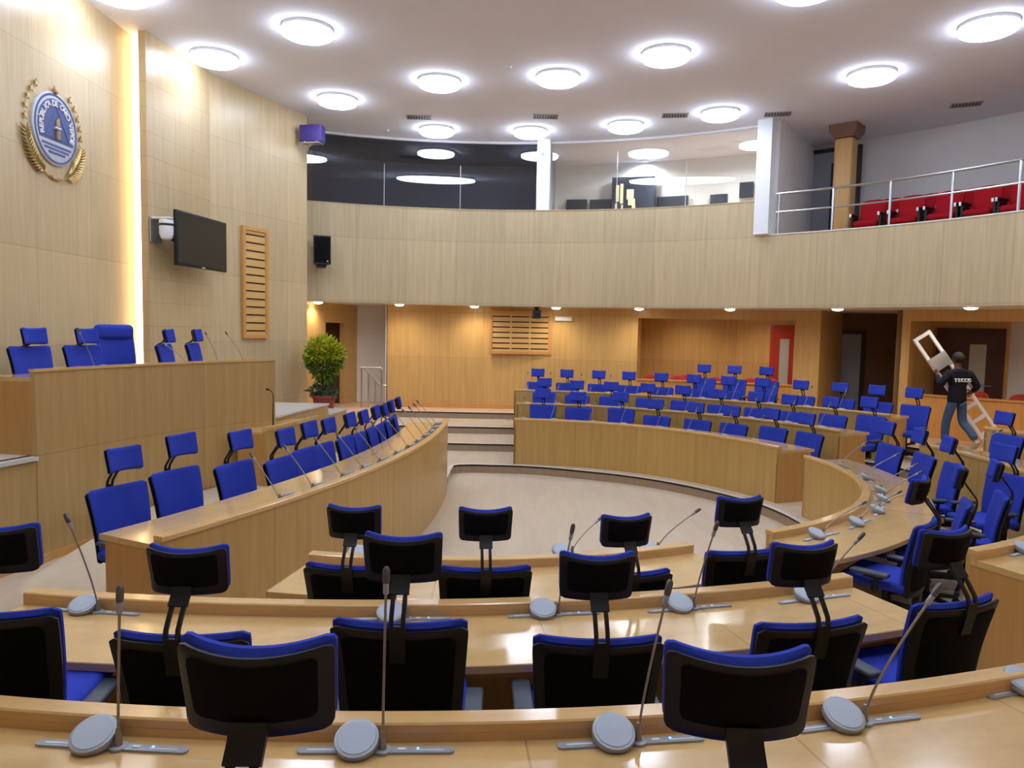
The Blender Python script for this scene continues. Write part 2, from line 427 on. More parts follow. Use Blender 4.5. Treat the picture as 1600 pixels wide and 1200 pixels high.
t = MB().sweep(P, Nn, rect(0, .15, SOF+.1, CEIL)).build('wall_back', M['white']); struct(t, 'white back wall of the upper gallery', 'wall')

# left walls
t = MB().box(-6.15, -5.97, -4.5, 16.8, 0, CEIL).build('wall_left', M['leftwall']); struct(t, 'tall wood veneer wall carrying the emblem', 'wall')
W1 = [(-5.66, 11.5), (-5.43, 13.3)]; W2 = [(-5.43, 13.3), (-4.95, 14.5), (-4.44, 15.9)]
t = MB().sweep(W1, polyn(W1, -1), rect(0, .12, 0, CEIL)).build('wall_left', M['groove'], smooth=False); struct(t, 'grooved wood veneer wall behind the television', 'wall')
t = MB().sweep(W2, polyn(W2, -1), rect(0, .2, 0, CEIL)).build('wall_left', M['leftwall']); struct(t, 'wood veneer wall ending beside the gallery', 'wall')
t = MB().box(-5.97, -4.76, 15.75, 17.5, 0, CEIL).build('wall_left', M['leftwall']); struct(t, 'return of the left wall', 'wall')
# side wall with dark doorway behind the plant
SW = [(-4.76, 16.6), (-4.5, 17.72)]; SW2 = [(-4.5, 17.72), (-4.26, 18.6)]; SW3 = [(-4.26, 18.6), (-4.08, 19.3)]
for a, z0, z1 in ((SW, 0, SOF), (SW2, 2.65, SOF), (SW3, 0, SOF)):
    t = MB().sweep(a, polyn(a, -1), rect(0, .12, z0, z1)).build('wall_left', M['backwall'], smooth=False); struct(t, 'wood veneer side wall behind the plant', 'wall')
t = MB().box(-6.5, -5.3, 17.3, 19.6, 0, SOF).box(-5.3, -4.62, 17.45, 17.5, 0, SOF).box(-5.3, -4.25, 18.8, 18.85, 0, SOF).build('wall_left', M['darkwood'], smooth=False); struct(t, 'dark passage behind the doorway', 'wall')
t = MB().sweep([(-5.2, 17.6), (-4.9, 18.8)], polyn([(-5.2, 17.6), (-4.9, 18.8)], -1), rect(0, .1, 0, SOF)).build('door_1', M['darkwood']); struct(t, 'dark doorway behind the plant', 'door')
t = MB().box(-4.2, -2.9, 19.3, 19.4, 0, SOF).build('wall_back', M['white']); struct(t, 'white recessed wall behind the handrail', 'wall')
t = MB().box(-3.14, -3.1, 18.2, 19.4, 0, SOF).build('wall_back', M['white']); struct(t, 'return wall of the handrail recess', 'wall')
# back wall under the gallery
BW = [(-3.12, 18.2), (0, 18.2), (1.6, 18.02), (2.98, 17.62)]
t = MB().sweep(BW, polyn(BW, -1), rect(0, .12, 0, SOF)).build('wall_back', M['backwall']); struct(t, 'wood veneer back wall under the gallery', 'wall')
t = MB().sweep(BW, polyn(BW, 1), rect(0, .015, .6, .72)).build('baseboard_back', M['frame']); struct(t, 'wood skirting of the back wall', 'baseboard')
FR = [(2.98, 17.62), (4.8, 17.12), (6.3, 16.52)]
def lowwall(pts, name='wall_back'):
    t = MB().sweep(pts, polyn(pts, -1), rect(0, .12, 0, 1.42)).build(name, M['press']); struct(t, 'low orange wood wall in front of the press seats', 'wall')
    t = MB().sweep(pts, polyn(pts, -1), rect(-.03, .15, 1.42, 1.45)).build('trim_6', M['press']); struct(t, 'cap of the low wall', 'trim')
    t = MB().sweep(pts, polyn(pts, -1), rect(0, .14, 2.9, SOF)).build(name, M['post']); struct(t, 'header over the press opening', 'wall')
lowwall(FR)
FI = [(2.98, 17.62), (3.4, 19.5), (7.45, 18.0)]
t = MB().sweep(FI[:2], polyn(FI[:2], -1), rect(0, .1, 0, SOF)).build('wall_back', M['backwall']); struct(t, 'side wall of the press room', 'wall')
t = MB().sweep(FI[1:], polyn(FI[1:], -1), rect(0, .1, 0, SOF)).build('wall_back', M['backwall']); struct(t, 'inner wall of the press room', 'wall')
P1 = [(6.3, 16.52), (6.72, 16.14)]
t = MB().sweep(P1, polyn(P1, -1), rect(0, .3, 0, SOF)).build('wall_back', M['post']); struct(t, 'wood post left of the dark corridor', 'wall')
P2 = [(6.72, 16.14), (7.62, 17.1), (7.82, 17.62)]
t = MB().sweep(P2, polyn(P2, -1), rect(0, .1, 0, SOF)).build('wall_right', M['post']); struct(t, 'side wall of the dark corridor', 'wall')
P3 = [(7.78, 14.98), (8.9, 16.1), (10.6, 18.0)]
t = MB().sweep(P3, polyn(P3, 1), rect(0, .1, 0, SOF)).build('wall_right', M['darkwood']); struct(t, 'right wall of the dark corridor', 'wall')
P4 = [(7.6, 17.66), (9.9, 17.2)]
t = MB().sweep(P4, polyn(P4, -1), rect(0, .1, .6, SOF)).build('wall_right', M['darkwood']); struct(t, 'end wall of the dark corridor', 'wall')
P5 = [(7.78, 14.98), (7.96, 14.8)]
t = MB().sweep(P5, polyn(P5, -1), rect(0, .25, 0, SOF)).build('wall_right', M['post']); struct(t, 'wood post right of the dark corridor', 'wall')
P6 = [(7.96, 14.8), (9.3, 13.4), (10.2, 11.6), (10.8, 9.5)]
lowwall(P6, 'wall_right')
P7 = [(9.25, 16.2), (10.15, 15.5)]
P8 = [(8.1, 15.1), (9.25, 16.2), (10.35, 15.35)]
t = MB().sweep(P8, polyn(P8, -1), rect(0, .1, 0, SOF)).build('wall_right', M['backwall'], smooth=False); struct(t, 'inner wall of the right press room', 'wall')
P9 = [(10.35, 15.35), (11.4, 14.2), (12.4, 11.0), (12.6, 7)]
t = MB().sweep(P9, polyn(P9, -1), rect(0, .1, 0, SOF)).build('wall_right', M['white'], smooth=False); struct(t, 'white inner wall of the right press room', 'wall')
P, Nn = arc(GC, 11.6, 9.5, -118, 70)
t = MB().sweep(P, Nn, rect(0, .12, 0, SOF)).build('wall_right', M['backwall']); struct(t, 'wood veneer wall under the right gallery', 'wall')

# --- doors under the gallery (in their walls)
def door_on(a, b, f0, f1, z0, z1, off, leaf, frame, pane, name, label, side=1, glassat=(.25, .45), handle=True):
    a = Vector(a); b = Vector(b); d = (b-a); L_ = d.length; d = d/L_; n = Vector((d.y, -d.x))*side
    ang = math.degrees(math.atan2(d.y, d.x)); p = a + d*(L_*f0)
    r = thing(name, label, 'door', (p.x+n.x*off, p.y+n.y*off, z0), ang); r['kind'] = 'structure'
    W = L_*(f1-f0); H = z1-z0; s = -1 if side > 0 else 1   # local y towards viewer = -1
    MB().box(-.09, 0, .0, s*.07, 0, H+.09).box(W, W+.09, 0, s*.07, 0, H+.09).box(0, W, 0, s*.07, H, H+.09).build('door_frame', M[frame], r)
    MB().box(0, W, 0, s*.045, 0, H).build('door_leaf', M[leaf], r)
    if pane: MB().box(W*glassat[0], W*glassat[1], s*.045, s*.055, .35, H-.25).build('door_pane', M[pane], r)
    if handle: MB().tube([(W*.9, s*.045, .98), (W*.9, s*.1, .98), (W*.72, s*.1, .98)], .012, 8).build('door_handle', M['steel'], r)
    return r
door_on((3.4, 19.5), (7.45, 18.0), .765, .93, .6, 2.72, .0, 'reddoor', 'reddoor', 'frosted', 'door_2', 'bright red door with a tall pane in the press room', glassat=(.2, .5))
door_on((7.6, 17.66), (9.9, 17.2), .06, .29, .6, 2.62, 0, 'greydoor', 'doorframe', None, 'door_3', 'grey door with dark frame at the end of the dark corridor', handle=False)
door_on((9.25, 16.2), (10.35, 15.35), .1, .88, .6, 2.7, 0, 'darkdoor', 'darkdoor', 'frosted', 'door_4', 'dark red door behind the man with the ladder', glassat=(.5, .78))

# --- pillars, partitions and the glazed rooms of the gallery
def pillar(px, py, w_, d_, z0, label, ang):
    o = MB().box(-w_/2, w_/2, -d_/2, d_/2, z0, CEIL).build('trim_7', M['pillar']); o.location = (px, py, 0); o.rotation_euler = (0, 0, R(ang)); struct(o, label, 'pillar'); return o
a_mid = gang(.63, 17.4)
pillar(GC[0]+(GR+.16)*math.cos(R(a_mid)), GC[1]+(GR+.16)*math.sin(R(a_mid)), .30, .26, PAR, 'white pillar between dark and bright glass rooms', a_mid-90)
a_r = gang(5.1, 15.5)
pillar(GC[0]+(GR+.04)*math.cos(R(a_r-.15)), GC[1]+(GR+.04)*math.sin(R(a_r-.15)), .3, .28, CURB+.02, 'white pillar where the gallery railing begins', a_r-90)
def radial(a, r0, r1, z0, m, label, th=.1):
    P = [(GC[0]+r*math.cos(R(a)), GC[1]+r*math.sin(R(a))) for r in (r0, r1)]
    t = MB().sweep(P, polyn(P), rect(-th/2, th/2, z0, CEIL)).build('wall_right', m, smooth=False); struct(t, label, 'wall')
radial(a_r-1.2, GR+.15, 12.66, GFL, M['white'], 'white partition wall at the gallery railing')
radial(a_mid, GR+.3, 12.66, GFL, M['unlitshade'], 'partition between the glazed rooms')
P, Nn = arc(GC, 12.5, 113, a_mid+.4, 30)
t = MB().sweep(P, Nn, rect(0, .1, GFL, CEIL)).build('wall_back', M['unlitshade']); struct(t, 'back wall of the unlit glazed room, shade in its colour', 'wall')
t = MB().sweep(P, Nn, rect(-2.2, 0, CEIL-.06, CEIL-.01)).build('ceiling_booth', M['unlitshade'], smooth=False); struct(t, 'ceiling of the unlit glazed room, shade in its colour', 'ceiling')
for i, (a0, a1, mm, lab) in enumerate(((113.2, a_mid+.75, 'shadeglass', 'glass tinted to shade the unlit gallery room'), (a_mid-.75, a_r+.7, 'glass', 'clear glass of the bright gallery room'))):
    P, Nn = arc(GC, GR+.3, a0, a1, 30)
    t = MB().sweep(P, Nn, rect(0, .012, PAR+.02, CEIL-.02)).build('window_%d' % (i+1), M[mm]); struct(t, lab, 'window')
    P, Nn = arc(GC, GR+.29, a0, a1, 30)
    t = MB().sweep(P, Nn, rect(-.02, .05, CEIL-.05, CEIL)).build('trim_8', M['lamprim']); struct(t, 'top rail of the gallery glass', 'trim')
def on_gal(x, y, r=None):
    a = gang(x, y); r = r or GR
    return GC[0]+r*math.cos(R(a)), GC[1]+r*math.sin(R(a)), a
for x, y, z1 in ((2.36, 17.36, 6.7), (3.83, 16.76, 6.35), (-3.1, 17.57, 6.35), (-1.32, 17.82, 6.4)):
    px, py, a = on_gal(x, y, GR+.29)
    t = MB().box(-.006, .006, -.02, .0, PAR+.02, z1).build('trim_9', M['satin']); t.location = (px, py, 0); t.rotation_euler = (0, 0, R(a-90)); struct(t, 'slim mullion joint of the gallery glass', 'trim')

# ================================================================== LIGHTS
LPOS = [(-5.0, 12.46), (-3.14, 11.27), (-3.49, 14.61), (-1.4, 13.45), (-1.78, 16.66), (.3, 16.61), (.69, 13.09), (2.31, 16.0), (2.32, 11.95), (4.03, 14.99), (5.92, 12.68), (6.57, 10.65), (-5.3, 10.1)]
LLAB = ['round ceiling light nearest the glowing strip, left of the first row', 'large round ceiling light near the top edge left of centre', 'round ceiling light just right of the violet speaker box',
        'round ceiling light right of centre above the dark glass', 'round ceiling light beside the leftmost ceiling vent', 'round ceiling light just above the white pillar top',
        'round ceiling light in the middle of the ceiling', 'round ceiling light above the clear glass room', 'large round ceiling light near the top, right of middle',
        'round ceiling light above the pillar at the railing', 'round ceiling light over the red gallery seats', 'largest round ceiling light at the upper right corner', 'round ceiling light cut by the top edge above the emblem']
LHID = [(7.0, 8.3), (6.5, 6.1), (5.1, 4.0), (3.1, 2.6), (.8, 1.9), (-1.6, 2.2), (-3.8, 3.3), (-5.2, 5.2), (3.6, 9.6), (3.4, 7.3), (1.9, 5.6), (-.2, 5.1), (-2.3, 5.9), (-3.6, 7.9), (-5.6, 7.4)]
lamp0 = thing('ceiling_light', LLAB[0], 'ceiling light', (*LPOS[0], CEIL), 0, 'round ceiling lights')
MB().lathe([(.30, 0), (.375, -.001), (.378, -.046), (.37, -.052), (.30, -.052)], 40).build('lamp_rim', M['lamprim'], lamp0)
MB().lathe([(.30, -.05), (.372, -.05), (.374, -.088), (.362, -.112), (.33, -.13), (.2, -.14), (.005, -.142)], 40).build('diffuser', M['lamp'], lamp0)
for p, l in zip(LPOS[1:], LLAB[1:]): dup(lamp0, (*p, CEIL), 0, l)
for p in LHID: dup(lamp0, (*p, CEIL), 0, 'round ceiling light beyond the picture edge')
# soffit downlights
DPOS = [(525, 468), (655, 473), (778, 477), (907, 479), (1037, 480), (1170, 481), (1311, 480), (1447, 476)]
DA = [111.5, 101.0, 91.0, 80.0, 69.0, 57.5, 45.0, 31.5]
def spot(name, x, y, z, power, col, size=2.75, blend=1.0, rad_=.07, parent=None):
    l = bpy.data.lights.new(name, 'SPOT'); l.energy = power; l.color = col; l.spot_size = size; l.spot_blend = blend; l.shadow_soft_size = rad_
    o = bpy.data.objects.new(name, l); COL.objects.link(o)
    if parent is not None: o.parent = parent; o.location = (0, 0, z)
    else: o.location = (x, y, z)
    return o
for i, a in enumerate(DA + [19, 6, -7, -20, -34, -48, -62, -76, -90, -104]):
    r = GR+.28
    x, y = GC[0]+r*math.cos(R(a)), GC[1]+r*math.sin(R(a))
    t = thing('downlight', ('%s soffit downlight from the left under the gallery edge' % ORD[i]) if i < 8 else 'soffit downlight beyond the picture edge', 'downlight', (x, y, SOF), 0, 'soffit downlights')
    MB().lathe([(.08, 0), (.13, 0), (.135, -.012), (.11, -.016), (.08, -.01)], 24).build('trim_ring', M['lamprim'], t)
    MB().lathe([(.002, -.004), (.105, -.004), (.105, -.02), (.09, -.038), (.05, -.05), (.002, -.053)], 24).build('lens', M['downlamp'], t)
    spot('lamp_spot', 0, 0, -.08, DOWN*(1 if i < 8 else .8), (1, .84, .62), parent=t)
for x, y in ((4.3, 18.2), (6.0, 17.5), (10.7, 13.2)):
    t = thing('downlight', 'downlight hidden behind the header of a press room', 'downlight', (x, y, SOF), 0, 'press room downlights')
    MB().lathe([(.08, 0), (.13, 0), (.135, -.012), (.11, -.016), (.08, -.01)], 24).build('trim_ring', M['lamprim'], t)
    MB().lathe([(.002, -.004), (.105, -.004), (.105, -.02), (.09, -.038), (.05, -.05), (.002, -.053)], 24).build('lens', M['downlamp'], t)
    spot('lamp_spot', 0, 0, -.08, DOWN*.9, (1, .84, .62), parent=t)
# LED strip in the slot beside the emblem wall
t = tag(MB().box(-5.955, -5.80, 11.66, 11.70, .3, CEIL-.02).build('light_strip', M['strip']), 'tall glowing warm light strip between the emblem wall and grooved wall', 'light')

# ================================================================== DESKS
def desk(label, c, r, a0, a1, base, floor, sgn=1, H=.83, dep=.58, n=60, group='curved desk rows', front='desk', apron=True, ends=(True, True), name='curved_desk'):
    """curved desk row; rail at the front (radius r), people sit on the sgn side; base = platform height, floor = foot of the front panel"""
    am = R((a0+a1)/2); org = (c[0]+r*math.cos(am), c[1]+r*math.sin(am), floor)
    t = thing(name, label, 'desk', org, 0, group)
    P, Nn = arc(c, r, a0, a1, n); Nn = [(x*sgn, y*sgn) for x, y in Nn]
    zt = base+H; zw = zt-.065
    MB().sweep(P, Nn, rect(.012, .045, floor, zt-.035)).build('front_panel', M[front], t, org)
    MB().sweep(P, Nn, rect(0, .085, zt-.04, zt, .006)).sweep(P, Nn, rect(.045, .085, zw-.04, zt-.035)).build('front_rail', M['rail'], t, org)
    MB().sweep(P, Nn, rect(.08, .08+dep, zw-.042, zw, .004)).build('worktop', M['top'], t, org)
    if apron: MB().sweep(P, Nn, rect(dep-.16, dep-.14, zw-.17, zw-.042)).build('apron', M['deskend'], t, org)
    for e, on in zip((0, -1), ends):
        if not on: continue
        p = Vector(P[e]); nn = Vector(Nn[e]); tn = Vector((P[1][0]-P[0][0], P[1][1]-P[0][1])).normalized() if e == 0 else Vector((P[-2][0]-P[-1][0], P[-2][1]-P[-1][1])).normalized()
        q = [p+nn*.012+tn*.003, p+nn*(dep+.02)+tn*.003, p+nn*(dep+.02)+tn*.035, p+nn*.012+tn*.035]
        MB().prism([tuple(v) for v in q], floor if e == 0 or True else base, zw-.042).build('end_panel', M['deskend'], t, org)
    return t
desk('curved wood desk of the front far row beside the centre steps', (-.08, 8.98), 4.16, 88.2, 20.4, .15, .15)
desk('curved wood desk of the middle far row behind the front far row', (-.1, 8.78), 5.71, 88, 25.5, .30, .15)
desk('curved wood desk of the last far row below the back wall', (-.93, 6.92), 9.05, 83.8, 36.4, .45, .3)
desk('short curved front desk on the right with a sharp bend', (.49, 9.01), 3.48, 11.5, -62.5, .15, .15)
desk('middle curved desk on the right behind the front right desk', (1.36, 9.01), 4.4, 14, -66, .30, .15)
desk('last right desk at the right picture edge near the low wall', (.3, 9.0), 6.95, 15.3, -48, .45, .3)
desk('near front desk with its back to the open floor', (-.61, 9.3), 4.25, -100.5, -62.4, .15, .15)
desk('near middle desk with three chairs in full view behind it', (-1.24, 12.79), 9.0, -98.4, -68.6, .30, .15)
desk('nearest curved desk along the bottom edge', (-.73, 10.82), 8.43, -103, -62, .45, .3)
# ministers' bench: long convex curve, rail on the outside, seats towards the left wall
desk('long curved bench desk on the left sweeping towards the steps', BC, BR, -25.4, 3.3, .30, 0, sgn=-1, H=.84, dep=.56, n=70, apron=False)

# ================================================================== PODIUM
pl = smoothline(POD, 8)
pn = polyn(pl, -1)
if pn[10][0] > 0: pn = [(-a, -b) for a, b in pn]
i0 = min(range(len(pl)), key=lambda i: abs(pl[i][1]-7.62))
org = (-4.9, 8.8, 0)
pod = thing('podium_desk', 'tall curved wood podium below the emblem with chairs behind', 'podium', org)
full = pl[i0:]; fulln = pn[i0:]
MB().sweep(full, fulln, rect(0, .05, 0, 2.03)).build('front_panel', M['podium'], pod, org)
MB().sweep(full, fulln, rect(-.012, .07, 2.03, 2.06)).build('top_rail', M['rail'], pod, org)
MB().sweep(full, fulln, rect(.05, .62, 1.93, 1.97)).build('worktop', M['top'], pod, org)
for e in (0, -1):
    p = Vector(full[e]); n_ = Vector(fulln[e]).normalized(); tn = Vector((full[1][0]-full[0][0], full[1][1]-full[0][1])).normalized() * (1 if e == 0 else -1)
    q = [p+n_*.05, p+n_*.62, p+n_*.62+tn*.04, p+n_*.05+tn*.04]
    MB().prism([tuple(v) for v in q], 1.15, 1.93).build('end_panel', M['deskend'], pod, org)
# dais floor and the wall below the left landing
left = pl[:i0+1]; leftn = pn[:i0+1]
ext = [(-5.9, 3.0), (-5.62, 4.4)]
left = [(-5.58, 3.0), (-5.42, 4.8)] + left; leftn = polyn(left, -1)
if leftn[3][0] > 0: leftn = [(-a, -b) for a, b in leftn]
t = MB().sweep(left, leftn, rect(.005, .06, 0, 1.11)).build('wall_left', M['podium']); struct(t, 'wood wall below the dais landing', 'wall')
t = MB().sweep(left, leftn, rect(-.03, .12, 1.11, 1.15)).build('trim_10', M['marble']); struct(t, 'pale marble edge of the dais landing', 'trim')
base_line = left + full
t = MB().sweep(base_line, polyn(base_line, 1) if polyn(base_line, 1)[4][0] > 0 else polyn(base_line, -1), rect(0, .015, 0, .09)).build('baseboard_left', M['frame']); struct(t, 'skirting of the podium wall', 'baseboard')
dais = [(p[0]+n_[0]*.06, p[1]+n_[1]*.06) for p, n_ in zip(base_line, leftn+fulln)]
t = MB().prism(dais + [(-3.74, 11.08), (-5.66, 11.46), (-5.96, 11.46), (-5.96, 3.0)], .9, 1.15).build('floor_dais', M['marble'], smooth=False); struct(t, 'dais floor behind the podium', 'floor')
# side steps from the dais down to the landing, with a wood stringer
st = thing('dais_steps', 'wood side steps with pale marble treads right of the podium', 'steps', (-4, 13, 0))
SL = [(-3.72, 11.05), (-3.52, 13.42), (-3.52, 13.5), (-3.33, 14.35), (-3.33, 14.4), (-3.18, 14.95)]
def sx(y): return -3.72 + (y-11.05)*.147
def wx(y): return (-5.43 + (y-13.3)*.4 if y < 14.5 else -4.95 + (y-14.5)*.364) if y > 13.3 else -5.66 + (y-11.5)*.128
stp = [(11.09, 13.45, 1.12), (13.45, 14.35, .93), (14.35, 15.0, .75)]
for y0, y1, z in stp:
    ym = (y0+y1)/2
    q = [(sx(y0)-.06, y0), (sx(y1)-.06, y1), (wx(y1)+.05, y1), (wx(ym)+.05, ym), (wx(y0)+.05+(.05 if y0 < 12 else 0), y0+(.40 if y0 < 12 else 0))]
    MB().prism(q, 0, z).build('step', M['podium'], st, (-4, 13, 0))
    q[0] = (q[0][0]+.08, y0); q[1] = (q[1][0]+.08, y1)
    MB().prism(q, z, z+.03).build('tread', M['marble'], st, (-4, 13, 0))
ql = [(sx(y), y) for y in (11.09, 11.6, 12.4, 13.2, 13.45)]
MB().sweep(ql, polyn(ql, -1), rect(0, .06, 0, 1.12)).build('stringer', M['podium'], st, (-4, 13, 0))
for y0, y1, z in stp[1:]:
    qq = [(sx(y0), y0), (sx(y1), y1)]
    MB().sweep(qq, polyn(qq, -1), rect(0, .06, 0, z)).build('stringer', M['podium'], st, (-4, 13, 0))
# secretary desk in front of the podium
sd = thing('side_desk', 'small wood desk between the podium and the long bench', 'desk', (-3.3, 10.9, .3))
RL = [(-3.42, 10.2), (-3.25, 10.9), (-3.07, 11.7)]; RN = polyn(RL, -1)
MB().sweep(RL, RN, rect(.01, .04, .3, 1.09)).build('front_panel', M['desk'], sd, (-3.3, 10.9, .3))
MB().sweep(RL, RN, rect(0, .07, 1.08, 1.13)).build('front_rail', M['rail'], sd, (-3.3, 10.9, .3))
MB().sweep(RL, RN, rect(.05, .5, 1.03, 1.065)).build('worktop', M['top'], sd, (-3.3, 10.9, .3))
MB().prism([(-3.44, 10.21), (-3.86, 10.3), (-3.85, 10.34), (-3.43, 10.25)], .3, 1.03).build('end_panel', M['deskend'], sd, (-3.3, 10.9, .3))

# ================================================================== CHAIRS
PROTO = {}
def strip_yz(mb, path, x0, x1, th):
    ring = []
    for i, (y, z) in enumerate(path):
        a = Vector(path[max(0, i-1)]); b = Vector(path[min(len(path)-1, i+1)]); d = (b-a).normalized(); n = Vector((-d.y, d.x))*th/2
        ring.append([mb.bm.verts.new((x0, y+n.x, z+n.y)), mb.bm.verts.new((x1, y+n.x, z+n.y)), mb.bm.verts.new((x1, y-n.x, z-n.y)), mb.bm.verts.new((x0, y-n.x, z-n.y))])
    for a, b in zip(ring, ring[1:]):
        for k in range(4): mb.face([a[k], a[(k+1) % 4], b[(k+1) % 4], b[k]])
    mb.face(ring[0][::-1]); mb.face(ring[-1]); return mb
COMMON = {}
def make_chair(h, gap=.235):
    """office chair facing +Y, centre of the headrest at height h"""
    dz = h-1.15; dm = min(dz, .1); zt = h-gap; zb = zt-.53
    t = thing('office_chair', 'blue office chair', 'chair')
    if 'base' not in COMMON:
        b = MB().lathe([(.03, .05), (.05, .055), (.05, .12), (.03, .135)], 16)
        for k in range(5):
            a = R(90+72*k); c, s_ = math.cos(a), math.sin(a)
            b.tube([(.03*c, .03*s_, .098), (.18*c, .18*s_, .092), (.31*c, .31*s_, .068)], [.026, .022, .017], 8)
        COMMON['base'] = b.mesh('star_base', M['black'])
        COMMON['castor'] = MB().lathe([(.012, -.022), (.028, -.02), (.03, -.004), (.03, .004), (.028, .02), (.012, .022)], 14, Matrix.Translation((0, 0, .03)) @ Matrix.Rotation(R(90), 4, 'X')).box(-.008, .008, -.012, .012, .03, .062).mesh('castor', M['darkgrey'])
        COMMON['pad'] = MB().rbox(0, .03, 0, .085, .27, .03, .013).mesh('arm_pad', M['rubber'])
        sm = MB(); sm.rbox(0, .03, 0, .48, .47, .075, .032); COMMON['seat'] = sm.mesh('seat', M['blue'])
    sb = link('star_base', COMMON['base'], t)
    for k in range(5):
        a = R(90+72*k); c = link('castor', COMMON['castor'], sb); c.location = (.305*math.cos(a), .305*math.sin(a), 0); c.rotation_euler = (0, 0, a)
    MB().lathe([(.026, .12), (.026, .27), (.018, .27), (.018, .40+dz)], 14).box(-.12, .12, -.14, .14, .395+dz, .42+dz).build('gas_column', M['black'], t)
    se = link('seat', COMMON['seat'], t); se.location = (0, 0, .455+dz)
    def fb(o, k=1, sag=.04):
        return lambda u, v: (-.225 - .085*v + .02*math.sin(math.pi*v) + sag*u*u*k*k + o, .008*u*u*k*k*v)
    bs = MB().shell(.226, .262, zb, zt, .030, fb(-.012), r=.025).box(-.035, .035, -.25, -.2, zb-.13, zb+.1).box(-.035, .035, -.25, 0, zb-.14, zb-.11).build('back_shell', M['black'], t)
    MB().shell(.188, .218, zb+.05, zt-.03, .006, fb(-.030, .86), r=.03, vm=(.094, .943)).build('mesh_panel', M['blackmesh'], bs)
    MB().shell(.220, .259, zb+.01, zt+.022, .046, fb(.018), r=.028).build('back_cushion', M['blue'], t)
    def fh(o, k=1): return lambda u, v: (-.225 + .05*u*u*k*k + .014*math.cos(math.pi*v) + o, .010*u*u*k*k*v + .008*u*u*k*k*(v-.5))
    hz0, hz1 = h-.084, h+.084
    hs = MB().shell(.146, .153, hz0, hz1, .022, fh(-.012), r=.018, nu=14, nv=8).build('headrest_shell', M['black'], t)
    MB().shell(.120, .126, hz0+.034, hz1-.012, .006, fh(-.0245, .82), r=.015, nu=14, nv=8, vm=(.202, .93)).build('mesh_panel', M['blackmesh'], hs)
    MB().shell(.144, .152, hz0+.004, hz1+.011, .036, fh(.014), r=.02, nu=14, nv=8).build('headrest_cushion', M['blue'], t)
    br = MB()
    g = gap-.084
    strip_yz(br, [(-.315, zt-.12), (-.338, zt-.02), (-.343, zt+.2*g)], -.03, .03, .012)
    for s_ in (-1, 1): strip_yz(br, [(-.343, zt+.17*g), (-.335, zt+.4*g), (-.30, zt+.72*g), (-.272, zt+.95*g)], min(s_*.014, s_*.03), max(s_*.014, s_*.03), .012)
    strip_yz(br, [(-.287, zt+.86*g), (-.258, hz0+.012), (-.245, hz0+.04)], -.036, .036, .013)
    br.build('headrest_bracket', M['black'], t)
    for s_ in (-1, 1):
        a = MB().tube([(s_*.10, .0, .41+dz), (s_*.24, .0, .41+dz), (s_*.262, 0, .43+dz), (s_*.272, -.01, .45+dz), (s_*.272, -.02, .555+dm)], [.016, .018, .02, .019, .017], 8).rbox(s_*.272, .0, .56+dm, .05, .14, .02, .008).build('armrest', M['black'], t)
        p = link('arm_pad', COMMON['pad'], a); p.location = (s_*.272, 0, .583+dm)
    return t
def chair(x, y, rz, h, base, label, group, gap=.235):
    h = round(h/.03)*.03
    k = (round(h, 3), gap)
    if k not in PROTO:
        PROTO[k] = make_chair(h, gap); t = PROTO[k]
        t.location = (x, y, base); t.rotation_euler = (0, 0, R(rz)); t['label'] = label; t['group'] = group
        return t
    return dup(PROTO[k], (x, y, base), rz, label, group)

FAR1 = [(0.57, 13.85, -188), (1.21, 13.72, -195), (1.95, 13.45, -204), (2.52, 13.14, -212), (3.12, 12.7, -221), (3.59, 12.24, -228), (4.03, 11.67, -237), (4.35, 11.09, -245)]
FAR1H = [1.2, 1.18, 1.19, 1.11, 1.12, 1.11, 1.15, 1.15]
FAR2 = [(0.66, 15.2, -187), (1.31, 15.08, -193), (1.98, 14.9, -199), (2.66, 14.62, -205), (3.27, 14.29, -211), (3.86, 13.89, -218), (4.39, 13.42, -224), (4.82, 12.96, -230), (5.28, 12.35, -236), (5.63, 11.76, -240)]
FAR2H = [1.16, 1.15, 1.15, 1.14, 1.14, 1.11, 1.12, 1.1, 1.15, 1.2]
FAR3 = [(0.56, 16.61, -189), (1.2, 16.49, -193), (1.89, 16.31, -197), (2.52, 16.09, -201), (3.17, 15.82, -205), (3.79, 15.51, -209), (4.4, 15.14, -213), (4.97, 14.75, -217), (5.55, 14.27, -221), (6.08, 13.77, -226), (6.53, 13.28, -230), (6.92, 12.79, -236)]
for i, (p, h) in enumerate(zip(FAR1, FAR1H)):
    chair(*p, h, .15, '%s blue office chair from the left in the front row of the far block' % ORD[i], 'blue chairs of the far block')
for i, (p, h) in enumerate(zip(FAR2, FAR2H)):
    chair(*p, h, .30, '%s blue office chair from the left in the middle row of the far block' % ORD[i], 'blue chairs of the far block')
for i, p in enumerate(FAR3):
    chair(*p, 1.15, .45, '%s blue office chair from the left in the last row of the far block' % ORD[i], 'blue chairs of the far block')
for i, (x, y, rz) in enumerate([(4.25, 16.42, -205), (4.85, 16.18, -209), (5.42, 15.82, -214)]):
    chair(x, y, rz, 1.17, .60, '%s blue office chair from the left standing against the low orange wall' % ORD[i], 'blue chairs against the low wall')
WH = ['with its back to us, leftmost behind the near front desk', 'second from the left behind the near front desk', 'third from the left behind the near front desk', 'rightmost behind the near front desk']
for i, (x, y, rz, h) in enumerate([(-.86, 4.25, -3, 1.32), (-.15, 4.26, 5, 1.31), (.64, 4.40, 13, 1.26), (1.38, 4.67, 14, 1.31)]):
    chair(x, y, rz, h, .15, 'black backed blue office chair ' + WH[i], 'near chairs seen from behind')
